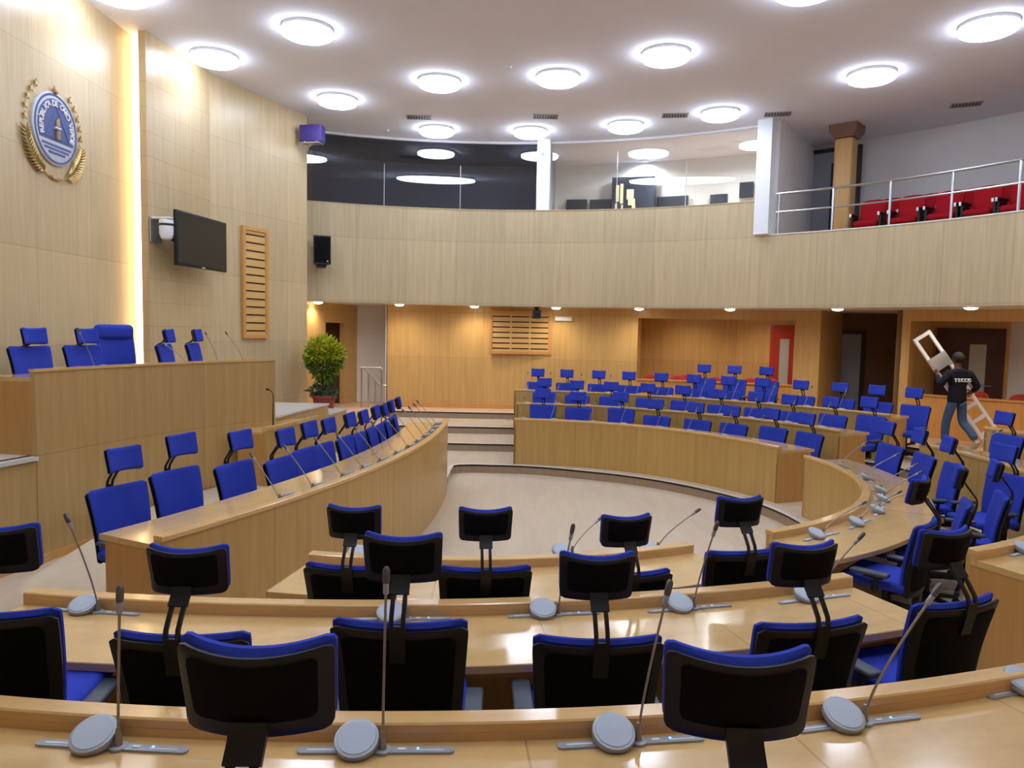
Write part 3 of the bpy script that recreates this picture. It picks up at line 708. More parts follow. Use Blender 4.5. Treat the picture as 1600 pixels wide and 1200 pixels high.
WH = ['cut by the left edge, behind the near middle desk', 'second from the left behind the near middle desk', 'third from the left behind the near middle desk, beside an upright microphone'.replace('third from the left', 'central'), 'right of centre behind the near middle desk', 'at the right end of the near middle desk', 'in the right aisle past the near middle desk']
for i, (x, y, rz, h) in enumerate([(-2.0, 2.98, 6, 1.38), (-1.235, 2.96, 1, 1.32), (-.41, 2.97, 1, 1.38), (.345, 3.07, 3, 1.29), (1.22, 3.27, 13, 1.29), (1.96, 3.54, 21, 1.30)]):
    chair(x, y, rz, h, .30, 'black backed blue office chair ' + WH[i], 'near chairs seen from behind')
WH = ['nearest of all, large headrest at the bottom left', 'nearest of all, large headrest at the bottom right']
for i, (x, y, rz, h) in enumerate([(-.49, 1.59, 1, 1.41), (.485, 1.66, -2, 1.38)]):
    chair(x, y, rz, h, .45, 'black backed blue office chair ' + WH[i], 'near chairs seen from behind')
WH = ['first at the far end of the front right desk', 'second from the far end of the front right desk', 'third from the far end of the front right desk', 'fourth at the front right desk, next to a looped armrest', 'fifth at the front right desk, dark side towards us', 'sixth at the front right desk, back turned to us', 'in profile at the near corner of the front right desk']
for i, (x, y, rz, h) in enumerate([(4.7, 9.47, 96, 1.22), (4.72, 8.78, 84, 1.22), (4.68, 8.14, 79, 1.22), (4.95, 7.55, 100, 1.22), (4.42, 6.98, 66, 1.18), (3.78, 6.5, 62, 1.2), (2.88, 5.5, 46, 1.3)]):
    chair(x, y, rz, h, .15, 'blue office chair ' + WH[i], 'chairs of the right block')
for i, (x, y, rz, h) in enumerate([(6.45, 9.81, 99, 1.2), (6.66, 8.8, 92, 1.2)]):
    chair(x, y, rz, h, .30, ['blue office chair facing us behind the middle right desk, near the right edge', 'blue office chair cut by the right edge behind the middle right desk'][i], 'chairs of the right block')
BEN = [(-2.83, 5.57, -113), (-2.62, 6.11, -111), (-2.37, 6.8, -108), (-2.13, 7.42, -104), (-2.05, 8.03, -102), (-1.98, 8.62, -100), (-1.85, 9.2, -97), (-1.79, 9.78, -94), (-1.73, 10.36, -91), (-1.71, 10.95, -88), (-1.7, 11.52, -86), (-1.67, 12.08, -84)]
BENH = [1.2, 1.22, 1.16, 1.1, 1.1, 1.08, 1.07, 1.06, 1.06, 1.03, 1.03, 1.02]
for i, (p, h) in enumerate(zip(BEN, BENH)):
    chair(*p, h, .30, '%s blue office chair along the long left bench, counted from the near end' % ORD[i], 'blue chairs of the long bench')
WH = ['leftmost behind the tall podium', 'just left of the big high-backed chair', 'left of the podium pair right of the glowing strip', 'right of the podium pair right of the glowing strip']
for i, (x, y, rz) in enumerate([(-5.22, 8.25, -106), (-5.04, 8.95, -110), (-4.52, 10.1, -84), (-4.50, 10.96, -84)]):
    chair(x, y, rz, 1.22, 1.15, 'blue office chair ' + WH[i], 'blue chairs of the podium', .13)
# president's chair
t = thing('executive_chair', 'large high-backed blue chair with rolled top behind the podium', 'chair', (-5.10, 9.78, 1.15), -112)
for nm in ('base',):
    sb = link('star_base', COMMON['base'], t)
    for k in range(5):
        a = R(90+72*k); c = link('castor', COMMON['castor'], sb); c.location = (.305*math.cos(a), .305*math.sin(a), 0)
MB().lathe([(.026, .12), (.026, .27), (.018, .27), (.018, .41)], 14).build('gas_column', M['black'], t)
MB().rbox(0, .03, .46, .54, .5, .1, .04).build('seat', M['blue'], t)
MB().shell(.26, .285, .46, 1.36, .07, lambda u, v: (-.22-.1*v+.03*math.sin(math.pi*v)+.04*u*u, 0), r=.05).build('backrest', M['blue'], t)
MB().rbox(0, -.265, 1.28, .565, .13, .2, .06, seg=4).build('top_roll', M['blue'], t)
for s_ in (-1, 1): MB().tube([(s_*.25, .1, .43), (s_*.31, .1, .45), (s_*.315, .08, .66)], .02, 8).rbox(s_*.315, .0, .67, .07, .3, .04, .015).build('armrest', M['black'], t)

# ================================================================== MICROPHONES
MC = {}
def micparts(t):
    if not MC:
        b = MB(); pts = []
        for k in range(9): a = R(-90+22.5*k); pts.append((.262+.017*math.cos(a), .017*math.sin(a)))
        for k in range(9): a = R(90+22.5*k); pts.append((-.205+.017*math.cos(a), .017*math.sin(a)))
        b.prism(pts, 0, .008).lathe([(.028, 0), (.028, .010), (.02, .012)], 20, Matrix.Translation((.05, 0, 0)))
        MC['strip'] = b.mesh('base_strip', M['micgrey'])
        T = Matrix.Translation((-.033, .005, .036)) @ Matrix.Rotation(R(24), 4, 'X')
        MC['pod'] = MB().lathe([(.060, -.022), (.070, -.01), (.072, .006), (.070, .012), (.062, .014)], 32, T).mesh('speaker_pod', M['micgrey'])
        MC['grille'] = MB().lathe([(.001, .0145), (.062, .0145), (.060, .0165), (.001, .0185)], 32, T).mesh('speaker_grille', M['micdisc'])
        MC['keys'] = MB().box(-.19, -.105, -.004, .004, .008, .0092).mesh('key_bar', M['label'])
        MC['button'] = MB().rbox(.11, 0, .009, .026, .012, .004, .0015).mesh('button', M['label'])
        MC['print'] = MB().box(.155, .245, -.006, -.001, .008, .0092).mesh('print_bar', M['label'])
        MC['led'] = MB().box(.158, .166, .003, .008, .008, .0105).mesh('indicator', M['led'])
    link('base_strip', MC['strip'], t); pd = link('speaker_pod', MC['pod'], t); link('speaker_grille', MC['grille'], pd)
    link('key_bar', MC['keys'], t); link('button', MC['button'], t); link('print_bar', MC['print'], t); link('indicator', MC['led'], t)
def neck(t, tip, bow=.22):
    p0 = Vector((.05, 0, .01)); p3 = Vector(tip); L_ = (p3-p0).length
    p1 = p0 + Vector((0, 0, L_*bow)); d = (p3-p1).normalized(); p2 = p3 - d*L_*.3
    pts = [p0*(1-s)**3 + p1*3*s*(1-s)**2 + p2*3*s*s*(1-s) + p3*s**3 for s in [i/14 for i in range(15)]]
    n = MB().tube([p0, p0+Vector((0, 0, .03)), p0+Vector((0, 0, .06))], [.013, .011, .006], 12).tube(pts, .0045, 8).build('gooseneck', M['micneck'], t)
    d = (pts[-1]-pts[-2]).normalized()
    MB().tube([p3-d*.035, p3-d*.03, p3+d*.0], [.006, .010, .010], 12).build('mic_collar', M['micgrey'], n)
    MB().tube([p3, p3+d*.012, p3+d*.045, p3+d*.055], [.010, .012, .012, .006], 12).build('mic_head', M['michead'], n)
def mic_at(neckpos, tip, rz, label, group='desk microphones'):
    c, s_ = math.cos(R(rz)), math.sin(R(rz))
    x = neckpos[0]-.05*c; y = neckpos[1]-.05*s_; z = neckpos[2]
    t = thing('conference_microphone', label, 'microphone', (x, y, z), rz, group)
    micparts(t)
    if tip is not None:
        d = Vector(tip)-Vector((x, y, z)); neck(t, (d.x*c+d.y*s_, -d.x*s_+d.y*c, d.z))
    return t
def face_rz(c, x, y, sgn=1):
    return math.degrees(math.atan2((c[1]-y)*sgn, (c[0]-x)*sgn))-90
R3, R2, R1, RR = (-.73, 10.82), (-1.24, 12.79), (-.61, 9.3), (.49, 9.01)
NEAR = [((-1.23, 2.25, 1.215), (-1.26, 2.33, 1.66), R3, 'microphone on the nearest desk, far left, stem upright'),
        ((-.39, 2.26, 1.215), (-.40, 2.36, 1.73), R3, 'microphone on the nearest desk just right of the bottom left headrest'),
        ((.44, 2.34, 1.215), (.54, 2.44, 1.68), R3, 'microphone on the nearest desk just left of the bottom right headrest'),
        ((1.26, 2.49, 1.215), (1.50, 2.54, 1.66), R3, 'microphone on the nearest desk with stem leaning right past the aisle chair'),
        ((2.08, 2.78, 1.215), (2.2, 2.7, 1.6), R3, 'microphone on the nearest desk cut by the right edge'),
        ((-2.12, 3.71, 1.065), (-2.27, 3.73, 1.53), R2, 'microphone at the left end of the near middle desk, thin stem leaning left'),
        ((-.52, 3.70, 1.065), (-.53, 3.72, 1.36), R2, 'microphone on the near middle desk hidden behind the middle chair'),
        ((.27, 3.80, 1.065), (.33, 3.82, 1.5), R2, 'microphone on the near middle desk left of the chair right of centre'),
        ((1.02, 3.93, 1.065), (1.12, 3.94, 1.5), R2, 'microphone on the near middle desk in the middle of its right half, upright stem'),
        ((1.78, 4.12, 1.065), (2.0, 4.14, 1.41), R2, 'microphone at the right end of the near middle desk'),
        ((-1.0, 5.17, .915), (-1.0, 5.0, 1.2), R1, 'microphone behind the leftmost chair of the near front desk'),
        ((.47, 5.34, .915), (.68, 5.56, 1.12), R1, 'microphone on the near front desk right of its middle, stem leaning to the floor'),
        ((1.13, 5.48, .915), (1.42, 5.55, 1.2), R1, 'microphone at the right end of the near front desk'),
        ((3.72, 5.16, 1.065), (3.9, 5.1, 1.4), (1.36, 9.01), 'microphone at the near end of the middle right desk by the right edge'),
        ((5.85, 9.35, 1.065), (6.2, 9.3, 1.4), (1.36, 9.01), 'microphone in front of the chair behind the middle right desk')]
for i, (a, dx, dy, dz_) in enumerate([(-55.2, .36, .12, .25), (-44.8, .36, .1, .26), (-34.8, .30, -.05, .22), (-26, .36, .05, .27), (-18.8, .34, 0, .28), (-8, .36, .03, .28), (3, .32, .08, .3)]):
    x, y = RR[0]+3.69*math.cos(R(a)), RR[1]+3.69*math.sin(R(a))
    NEAR.append(((x, y, .915), (x+dx, y+dy, .915+dz_), RR, '%s microphone from the near end of the front right desk' % ORD[i]))
for nb, tp, c, lab in NEAR: mic_at(nb, tp, face_rz(c, nb[0], nb[1]), lab)
# far rows and bench: one microphone per seat, copied
farmic = None
def copy_mic(x, y, z, rz, label, proto, tip):
    if proto is None:
        t = thing('conference_microphone', label, 'microphone', (x, y, z), rz, 'desk microphones'); micparts(t); neck(t, tip, .12); return t
    dup(proto, (x, y, z), rz, label, 'desk microphones'); return proto
for c, r, zz, seats, nm in (((-.08, 8.98), 4.16, .915, FAR1, 'front'), ((-.1, 8.78), 5.71, 1.065, FAR2, 'middle'), ((-.93, 6.92), 9.05, 1.215, FAR3, 'last')):
    for i, p in enumerate(seats):
        if nm == 'last' and i == 11: continue
        a = math.atan2(p[1]-c[1], p[0]-c[0]) + .30/r
        ang = min(a, R(87.2 if nm != 'last' else 82.4)); x, y = c[0]+(r+.20)*math.cos(ang), c[1]+(r+.20)*math.sin(ang)
        farmic = copy_mic(x, y, zz, math.degrees(ang)+90, '%s microphone from the left on the %s row desk of the far block' % (ORD[i], nm), farmic, (-.03, -.13, .38))
benchmic = None
BMA = [-19.6, -17.6, -15.4, -13.6, -11.7, -9.6, -7.6, -5.8, -3.9, -2.2, -.4, 1.4]
for i, a in enumerate(BMA):
    x, y = BC[0]+(BR-.16)*math.cos(R(a)), BC[1]+(BR-.16)*math.sin(R(a))
    benchmic = copy_mic(x, y, 1.075, a-90, '%s microphone along the long left bench, counted from the near end' % ORD[i], benchmic, (.05, -.27, .36))
for i, (b_, tp) in enumerate([((-5.05, 8.88, 1.97), (-5.13, 8.72, 2.44)), ((-4.42, 10.0, 1.97), (-4.64, 9.82, 2.28)), ((-4.2, 10.5, 1.97), (-4.36, 10.5, 2.4)), ((-3.98, 10.9, 1.97), (-4.2, 10.85, 2.41))]):
    mic_at(b_, tp, -112, '%s podium microphone from the left' % ORD[i], 'podium microphones')
t = thing('gooseneck_microphone', 'black gooseneck microphone standing on the small desk by the podium', 'microphone', (-3.46, 10.62, 1.065))
MB().lathe([(.05, 0), (.05, .012), (.015, .02)], 20).build('foot', M['black'], t)
nk = MB().tube([(0, 0, .01), (0, 0, .3), (.005, 0, .48), (-.01, -.02, .54), (-.045, -.05, .57)], [.012, .009, .007, .006, .006], 8).build('gooseneck', M['darkgrey'], t)
MB().tube([(-.045, -.05, .57), (-.075, -.075, .58)], .014, 10).build('mic_head', M['black'], nk)
t = tag(MB().rbox(-3.88, 10.88, 2.0, .16, .12, .05, .012).build('conference_unit', M['black'], None), 'small black box on the right end of the podium', 'device')

# ================================================================== LEFT WALL FITTINGS
d1 = Vector((W1[1][0]-W1[0][0], W1[1][1]-W1[0][1])).normalized(); aW = math.degrees(math.atan2(d1.y, d1.x))
tv = thing('television', 'black flat television on an arm on the grooved wall', 'television', (-5.19, 12.33, 3.90), aW)
# local x along the wall (away from us), local -y into the room
MB().rbox(0, 0, 0, 1.52, .06, .86, .012).build('cabinet', M['black'], tv)
MB().box(-.735, .735, -.033, -.029, -.385, .40).build('screen', M['screen'], tv)
MB().box(-.05, .05, -.034, -.031, -.42, -.407).build('maker_mark', M['label'], tv)
MB().box(-.2, .2, .03, .06, -.18, .18).box(-.04, .04, .06, .2, -.04, .04).box(-.14, .14, .2, .245, -.14, .14).build('wall_arm', M['darkgrey'], tv)
tv.rotation_euler = (R(0), 0, R(aW))
pc = thing('ptz_camera', 'white camera on a metal wall plate left of the television', 'camera', (-5.64, 11.52, 4.0), aW)
MB().box(-.02, .26, -.02, 0, -.18, .2).build('wall_plate', M['satin'], pc)
MB().box(-.0, .2, -.32, 0, .17, .2).build('bracket', M['lamprim'], pc)
MB().lathe([(.04, .17), (.105, .16), (.11, .12), (.108, -.06), (.08, -.13), (.03, -.15)], 24, Matrix.Translation((.08, -.22, 0))).build('housing', M['pillar'], pc)
MB().lathe([(.112, .10), (.114, .095), (.114, .07), (.112, .065)], 24, Matrix.Translation((.08, -.22, 0))).build('dark_band', M['darkgrey'], pc)
MB().tube([(.12, -.26, -.1), (.2, -.28, -.14)], .035, 12).build('lens', M['black'], pc)
def slat(name, label, loc, rz, W, H, cols, rows):
    t = thing(name, label, 'vent', loc, rz)
    MB().box(-W/2, W/2, -.06, 0, 0, .07).box(-W/2, W/2, -.06, 0, H-.07, H).box(-W/2, -W/2+.07, -.06, 0, .07, H-.07).box(W/2-.07, W/2, -.06, 0, .07, H-.07).build('frame', M['frame'], t)
    MB().box(-W/2+.07, W/2-.07, -.035, -.005, .07, H-.07).build('panel', M['slat'], t)
    cw = (W-.14)/cols
    for r in range(rows):
        b = MB()
        for c in range(cols):
            x = -W/2+.07+cw*c; z = .07+(H-.14)*(r+.5)/rows
            b.box(x+.02, x+cw-.02, -.039, -.03, z-.014, z+.014)
        b.build('slot', M['black'], t)
    return t
a2 = math.degrees(math.atan2(14.6-14.0, -4.9+5.15))
slat('slatted_vent', 'tall narrow slotted wood panel on the left wall', (-5.02, 14.31, 2.3), math.degrees(math.atan2(1.2, .48)), .70, 2.12, 1, 13)
slat('slatted_vent', 'square slotted wood panel on the back wall', (.18, 18.13, 1.97), 0, 1.54, 1.05, 3, 7)
t = thing('speaker_box', 'violet blue box on a bracket at the top corner of the left wall', 'loudspeaker', (-4.22, 15.52, 6.28), -8)
MB().rbox(0, 0, .22, .46, .26, .34, .015).build('cabinet', M['purple'], t)
MB().tube([(-.17, .12, -.06), (-.12, .08, .01), (0, 0, .035)], .03, 8).box(-.2, .2, -.1, .1, .03, .05).build('bracket', M['satin'], t)
for x in (-.12, .14): MB().lathe([(.018, 0), (.018, .03)], 12, Matrix.Translation((x, -.11, .03))).build('brass_knob', M['emblemgold'], t)
t = thing('loudspeaker', 'black loudspeaker mounted on the gallery front beside the left wall', 'loudspeaker', (-4.28, 16.45, 3.92), 22)
MB().prism([(-.19, -.16), (.19, -.16), (.15, .14), (-.15, .14)], 0, .62).build('cabinet', M['darkgrey'], t)
MB().box(-.165, .165, -.172, -.158, .03, .59).build('grille', M['blackmesh'], t)
MB().box(.10, .13, -.175, -.17, .05, .08).build('badge', M['satin'], t)
MB().tube([(0, .05, -.04), (0, .24, -.04)], .02, 8).box(-.1, .1, -.1, .1, -.07, .0).build('bracket', M['black'], t)
t = thing('wall_speaker', 'small black unit hanging under the gallery edge at the slotted panel', 'loudspeaker', (.56, 17.62, SOF), 0)
MB().rbox(0, 0, -.18, .20, .16, .2, .02).build('cabinet', M['darkgrey'], t)
MB().lathe([(.02, 0), (.06, -.004), (.06, -.03), (.025, -.09)], 16).build('hanger', M['black'], t)
MB().lathe([(.002, -.0), (.05, 0), (.055, .012), (.002, .014)], 20, Matrix.Translation((0, -.082, -.2)) @ Matrix.Rotation(R(90), 4, 'X')).build('lens', M['black'], t)
t = thing('emergency_light', 'white oblong emergency light on the back wall', 'light', (1.23, 18.06, 2.85), -6)
MB().rbox(0, -.03, 0, .43, .08, .11, .03).build('cover', M['pillar'], t)
MB().box(-.2, .2, 0, .03, -.045, .045).build('back_plate', M['lamprim'], t)
# ceiling vents and smoke detectors
for i, (x, y, rz) in enumerate([(-2.06, 15.8, 4), (.58, 15.57, 0), (3.2, 15.3, -8), (5.2, 15.07, -14), (8.45, 14.23, -24)]):
    t = thing('ceiling_vent', '%s small ceiling vent from the left' % ORD[i], 'vent', (x, y, CEIL), rz, 'ceiling vents')
    MB().box(-.26, .26, -.15, -.12, -.012, 0).box(-.26, .26, .12, .15, -.012, 0).box(-.26, -.23, -.12, .12, -.012, 0).box(.23, .26, -.12, .12, -.012, 0).build('frame', M['grille'], t)
    MB().box(-.23, .23, -.12, .12, -.004, 0).build('backing', M['grilledark'], t)
    b = MB()
    for k in range(8): b.box(-.2+.055*k, -.175+.055*k, -.12, .12, -.014, -.004)
    b.build('louvres', M['grille'], t)
for x, y, l in ((-.16, 12.68, 'round white smoke detector in the middle of the ceiling'), (-2.91, 16.85, 'round white smoke detector near the dark glass')):
    tag(MB().lathe([(.05, 0), (.05, -.02), (.035, -.04), (.005, -.042)], 20, Matrix.Translation((x, y, CEIL))).build('smoke_detector', M['lamprim']), l, 'smoke detector')
px_, py_, a_ = on_gal(.62, 17.4, GR+.02)
t = thing('exit_sign', 'tiny green sign at the top of the white pillar', 'sign', (px_, py_, 6.62), a_-90)
MB().box(-.05, .05, -.012, .005, -.05, .05).build('plate', M['pillar'], t); MB().box(-.03, .03, -.016, -.012, -.03, .03).build('green_panel', M['green'], t)

# ================================================================== EMBLEM
em = thing('wall_emblem', 'round blue and silver state emblem with gold stars and palms high on the left wall', 'emblem', (-5.97, 9.68, 5.02))
em.rotation_euler = Matrix(((0, 0, 1), (1, 0, 0), (0, 1, 0))).to_euler()
MB().lathe([(.002, .0), (.455, 0), (.46, .03), (.44, .04), (.3, .04), (.15, .04), (.002, .04)], 64).build('disc', M['emblemsilver'], em)
MB().lathe([(.438, .039), (.438, .046), (.412, .046), (.412, .039)], 64, None, False).build('outer_ring', M['emblemblue'], em)
pts = [(.375*math.cos(R(a)), .375*math.sin(R(a))) for a in range(-24, 205, 4)]
bf = MB().prism(pts, .04, .048).build('blue_field', M['emblemblue'], em)
for k, (hw, y) in enumerate(((.30, -.215), (.25, -.262), (.17, -.31))): MB().box(-hw, hw, y-.013, y+.013, .04, .047).build('blue_bar', M['emblemblue'], em)
tri = MB()
for a, b in (((-.25, -.12), (.25, -.12)), ((.25, -.12), (0, .27)), ((0, .27), (-.25, -.12))): tri.tube([(a[0], a[1], .049), (b[0], b[1], .049)], .006, 6)
tri.build('triangle', M['emblemblue'], em)
tq = MB().lathe([(.028, -.13), (.030, -.02)], 14, Matrix.Translation((0, 0, .06)) @ Matrix.Rotation(R(-90), 4, 'X')).build('torch', M['emblemtorch'], em)
MB().rbox(0, .01, .06, .11, .03, .04, .01).build('torch_bowl', M['emblemsilver'], tq)
MB().shell(.03, .025, .02, .13, .04, lambda u, v: (0, .02*math.sin(3*u)), r=.025, nu=8, nv=6).build('torch_flame', M['emblemtorch'], tq).matrix_basis = Matrix(((1, 0, 0, 0), (0, 0, 1, 0), (0, -1, 0, .06), (0, 0, 0, 1)))
TEXT = 'REPÚBLICA DE CABO VERDE'
def glyphs(text, size, place, ext=.004):
    mb = MB(); dg = bpy.context.evaluated_depsgraph_get()
    for i, ch in enumerate(text):
        if ch == ' ': continue
        cu = bpy.data.curves.new('glyph', 'FONT'); cu.body = ch; cu.size = size; cu.align_x = 'CENTER'; cu.extrude = ext; cu.offset = size*.02; cu.resolution_u = 3
        o = bpy.data.objects.new('glyph', cu); COL.objects.link(o); dg.update()
        me = bpy.data.meshes.new_from_object(o.evaluated_get(dg)); me.transform(place(i, len(text)))
        b2 = bmesh.new(); b2.from_mesh(me); mb.merge(b2)
        bpy.data.objects.remove(o); bpy.data.curves.remove(cu); bpy.data.meshes.remove(me)
    return mb
def arcplace(i, n):
    a = R(196 - 212*i/(n-1))
    return Matrix.Translation((.285*math.cos(a), .285*math.sin(a), .052)) @ Matrix.Rotation(a-math.pi/2, 4, 'Z')
pos = 0
for word in TEXT.split(' '):
    glyphs(' '*pos + word, .105, lambda i, n: arcplace(i, 23)).build('lettering', M['print'], em, smooth=False); pos += len(word)+1
def star(mb, x, y, r, z=.03):
    p = [(x+(r if k % 2 == 0 else r*.42)*math.cos(R(90+36*k)), y+(r if k % 2 == 0 else r*.42)*math.sin(R(90+36*k))) for k in range(10)]
    mb.prism(p, z-.02, z)
for s_ in (-1, 1):
    for k in range(5):
        a = R(90+s_*(90-(48-k*13.5)+0)) if False else R(90 + s_*(38+k*13))
        b = MB(); rr_ = .575; star(b, -rr_*math.cos(a) if False else rr_*math.cos(a), rr_*math.sin(a)+.02, .045); b.build('star', M['emblemgold'], em)
    b = MB()
    for k in range(14):
        s0 = k/13; a = R(-90 - s_*(24+52*s0)); c = Vector((.60*math.cos(a), .60*math.sin(a)-.02))
        tn = Vector((math.sin(a)*s_*1, -math.cos(a)*s_))*-1; tn = Vector((-s_*math.sin(a)*-1, s_*math.cos(a)*-1)) 
        for w_ in (-1, 1):
            rd = Vector((math.cos(a), math.sin(a)))*w_
            up_ = Vector((math.sin(a), -math.cos(a)))*s_*-1
            up_ = up_ if up_.y > 0 else -up_
            e = c + rd*(.125*(1-.7*abs(s0-.4))) + up_*.10
            b.tube([(c.x, c.y, .02), ((c.x+e.x)/2+rd.x*.01, (c.y+e.y)/2, .04), (e.x, e.y, .025)], [.014, .02, .003], 5)
    b.tube([(.60*math.cos(R(-90-s_*x)), .60*math.sin(R(-90-s_*x))-.02, .02) for x in range(12, 82, 5)], .012, 6)
    b.build('palm_branch', M['emblemgold'], em)
b = MB()
for x, z in ((-.1, -.61), (-.045, -.63), (.03, -.635), (.09, -.615)): b.rbox(x, z, .02, .07, .035, .025, .01)
b.build('chain', M['copper'], em)
MB().rbox(0, .475, .04, .075, .06, .05, .015).tube([(0, .5, .03), (0, .55, .03)], [.02, .008], 8).build('plumb_bob', M['copper'], em)

# ================================================================== PLANT
pt = thing('potted_tree', 'round yellow green potted tree by the end of the left wall', 'plant', (-3.93, 15.35, .60))
MB().lathe([(.17, 0), (.20, .3), (.235, .47), (.26, .47), (.262, .53), (.235, .53), (.225, .48), (.01, .48)], 28).build('pot', M['terracotta'], pt)
MB().lathe([(.002, .485), (.225, .485), (.2, .50), (.002, .505)], 20).build('soil', M['soil'], pt)
b = MB()
for k in range(6):
    a = k*1.05; b.tube([(.03*math.cos(a), .03*math.sin(a), .48), (.03*math.cos(a+1), .03*math.sin(a+1), .75), (.07*math.cos(a), .07*math.sin(a), .98), (.2*math.cos(a), .2*math.sin(a), 1.25)], [.018, .015, .012, .005], 6)
b.build('trunk', M['trunk'], pt)
def leaves(mb, n, cx, cz, rx, rz_, size, lo=-1, hi=1, fill=.55, droop=0):
    for _ in range(n):
        while True:
            v = Vector((random.uniform(-1, 1), random.uniform(-1, 1), random.uniform(-1, 1)))
            if fill < v.length < 1 and lo <= v.z <= hi: break
        taper = 1 - .45*max(0, -v.z)
        p = Vector((v.x*rx*taper*random.uniform(.9, 1.1), v.y*rx*taper*random.uniform(.9, 1.1), cz+v.z*rz_))
        d = (Vector((v.x, v.y, v.z*.8+.3-droop)) + Vector((random.gauss(0, .5), random.gauss(0, .5), random.gauss(0, .5)))).normalized()
        sd = d.cross(Vector((random.gauss(0, 1), random.gauss(0, 1), random.gauss(0, 1)))).normalized(); nn = d.cross(sd)
        L_ = size*random.uniform(.7, 1.3); W_ = L_*.16
        q = [p, p+d*L_*.5+sd*W_+nn*.01, p+d*L_, p+d*L_*.5-sd*W_+nn*.01]
        vv = [mb.bm.verts.new(x) for x in q]; mb.face([vv[0], vv[1], vv[2]]); mb.face([vv[0], vv[2], vv[3]])
b = MB(); leaves(b, 1500, 0, 1.30, .37, .42, .12, lo=-.15); b.build('upper_foliage', M['leafy'], pt, smooth=False, fixn=False)
b = MB(); leaves(b, 1300, 0, 1.24, .36, .44, .12, hi=.45); b.build('lower_foliage', M['leafg'], pt, smooth=False, fixn=False)
b = MB(); leaves(b, 260, 0, .60, .30, .13, .13, fill=.2, droop=.3); b.build('ground_foliage', M['leafd'], pt, smooth=False, fixn=False)

# ================================================================== HANDRAIL, RAILING, GALLERY
hr = thing('stair_handrail', 'steel stair handrail in the white recess of the back wall', 'handrail', (-3.4, 17.85, .6))
MB().tube([(-.28, 0, .98), (.2, 0, .98), (.24, 0, .95), (.24, 0, .86)], .022, 10).tube([(-.2, .02, .95), (.02, .15, .7), (.12, .2, .56), (.3, .22, .52)], .022, 10).build('top_rail', M['steel'], hr)
for x, y, z in ((.23, 0, .94), (-.26, 0, .97), (-.1, .08, .82), (.05, .16, .64)): MB().tube([(x, y, 0), (x, y, z)], .018, 10).build('post', M['steel'], hr)
gr = thing('gallery_railing', 'steel railing with two bars along the right gallery edge', 'railing', (7.0, 13.9, CURB+.02))
def gp(a, r, z): return (GC[0]+r*math.cos(R(a))-7.0, GC[1]+r*math.sin(R(a))-13.9, z-CURB-.02)
angs = [a_r-1.6-3*i for i in range(60)]
MB().tube([gp(a, GR+.07, 5.46) for a in angs], .024, 8).build('top_rail', M['steel'], gr)
MB().tube([gp(a, GR+.07, 5.09) for a in angs], .018, 8).build('middle_rail', M['steel'], gr)
for i in range(29):
    a = a_r-1.9-6.15*i
    MB().tube([gp(a, GR+.07, CURB+.02), gp(a, GR+.07, 5.455)], .024, 8).build('post', M['steel'], gr)
ga = a_r-90
co = thing('wood_column', 'square wood column with brown capital on the right gallery', 'column', (6.92, 15.8, GFL), -42)
MB().rbox(0, 0, 1.14, .38, .38, 2.28, .06).build('shaft', M['post'], co)
cap = MB()
for z0, z1, w0, w1 in ((2.28, 2.40, .205, .27), (2.40, 2.55, .275, .28)):
    v = [cap.bm.verts.new((sx_*w, sy_*w, z)) for z, w in ((z0, w0), (z1, w1)) for sx_, sy_ in ((-1, -1), (1, -1), (1, 1), (-1, 1))]
    for q in ((3, 2, 1, 0), (4, 5, 6, 7), (0, 1, 5, 4), (1, 2, 6, 5), (2, 3, 7, 6), (3, 0, 4, 7)): cap.face([v[i] for i in q])
cap.build('capital', M['brownstone'], co)
def onr(a, r): return (GC[0]+r*math.cos(R(a)), GC[1]+r*math.sin(R(a)))
aa, ab = gang(6.88, 17.62), gang(7.80, 16.85)
door_on(onr(aa, 12.55), onr(ab, 12.55), .08, .92, GFL, 6.75, 0, 'greydoor', 'doorframe', 'monitor', 'door_5', 'door with dark frame behind the gallery column', glassat=(.45, .95), handle=False)
gs = None
GS1 = [(7.08, 15.0), (7.56, 14.44), (7.97, 13.91), (8.33, 13.38), (8.64, 12.85), (8.9, 12.3)]
GS2 = [(7.66, 15.42), (8.14, 14.84), (8.57, 14.28), (8.93, 13.72), (9.25, 13.14), (9.5, 12.55)]
def gseat(label, x, y, z, rz):
    t = thing('theatre_seat', label, 'seat', (x, y, z), rz, 'red gallery seats')
    MB().shell(.22, .25, .40, .92, .09, lambda u, v: (-.18-.1*v+.02*u*u, -.03*u*u*v), r=.09).build('backrest', M['red'], t)
    MB().rbox(0, -.02, .40, .46, .42, .12, .05).build('seat', M['red'], t)
    for s_ in (-1, 1):
        a = MB().rbox(s_*.27, .0, .59, .06, .36, .05, .015).box(s_*.27-.022, s_*.27+.022, -.12, .12, 0, .57).build('armrest', M['black'], t)
        MB().box(s_*.27-.02, s_*.27+.02, .185, .195, .54, .605).build('chrome_cap', M['steel'], a)
    return t
for row, z, nm in ((GS1, GFL, 'front'), (GS2, GFL+.12, 'back')):
    for i, (x, y) in enumerate(row):
        lab = '%s red upholstered seat from the left in the %s gallery row' % (ORD[i], nm)
        rz = face_rz(GC, x, y)
        if gs is None: gs = gseat(lab, x, y, z, rz)
        else: dup(gs, (x, y, z), rz, lab)
P, Nn = arc(GC, 11.35, a_r-5, -40, 40)
t = MB().sweep(P, Nn, rect(0, 1.2, GFL, GFL+.12)).build('floor_gallery', M['corridorfloor'], smooth=False); struct(t, 'raised step under the back gallery row', 'floor')
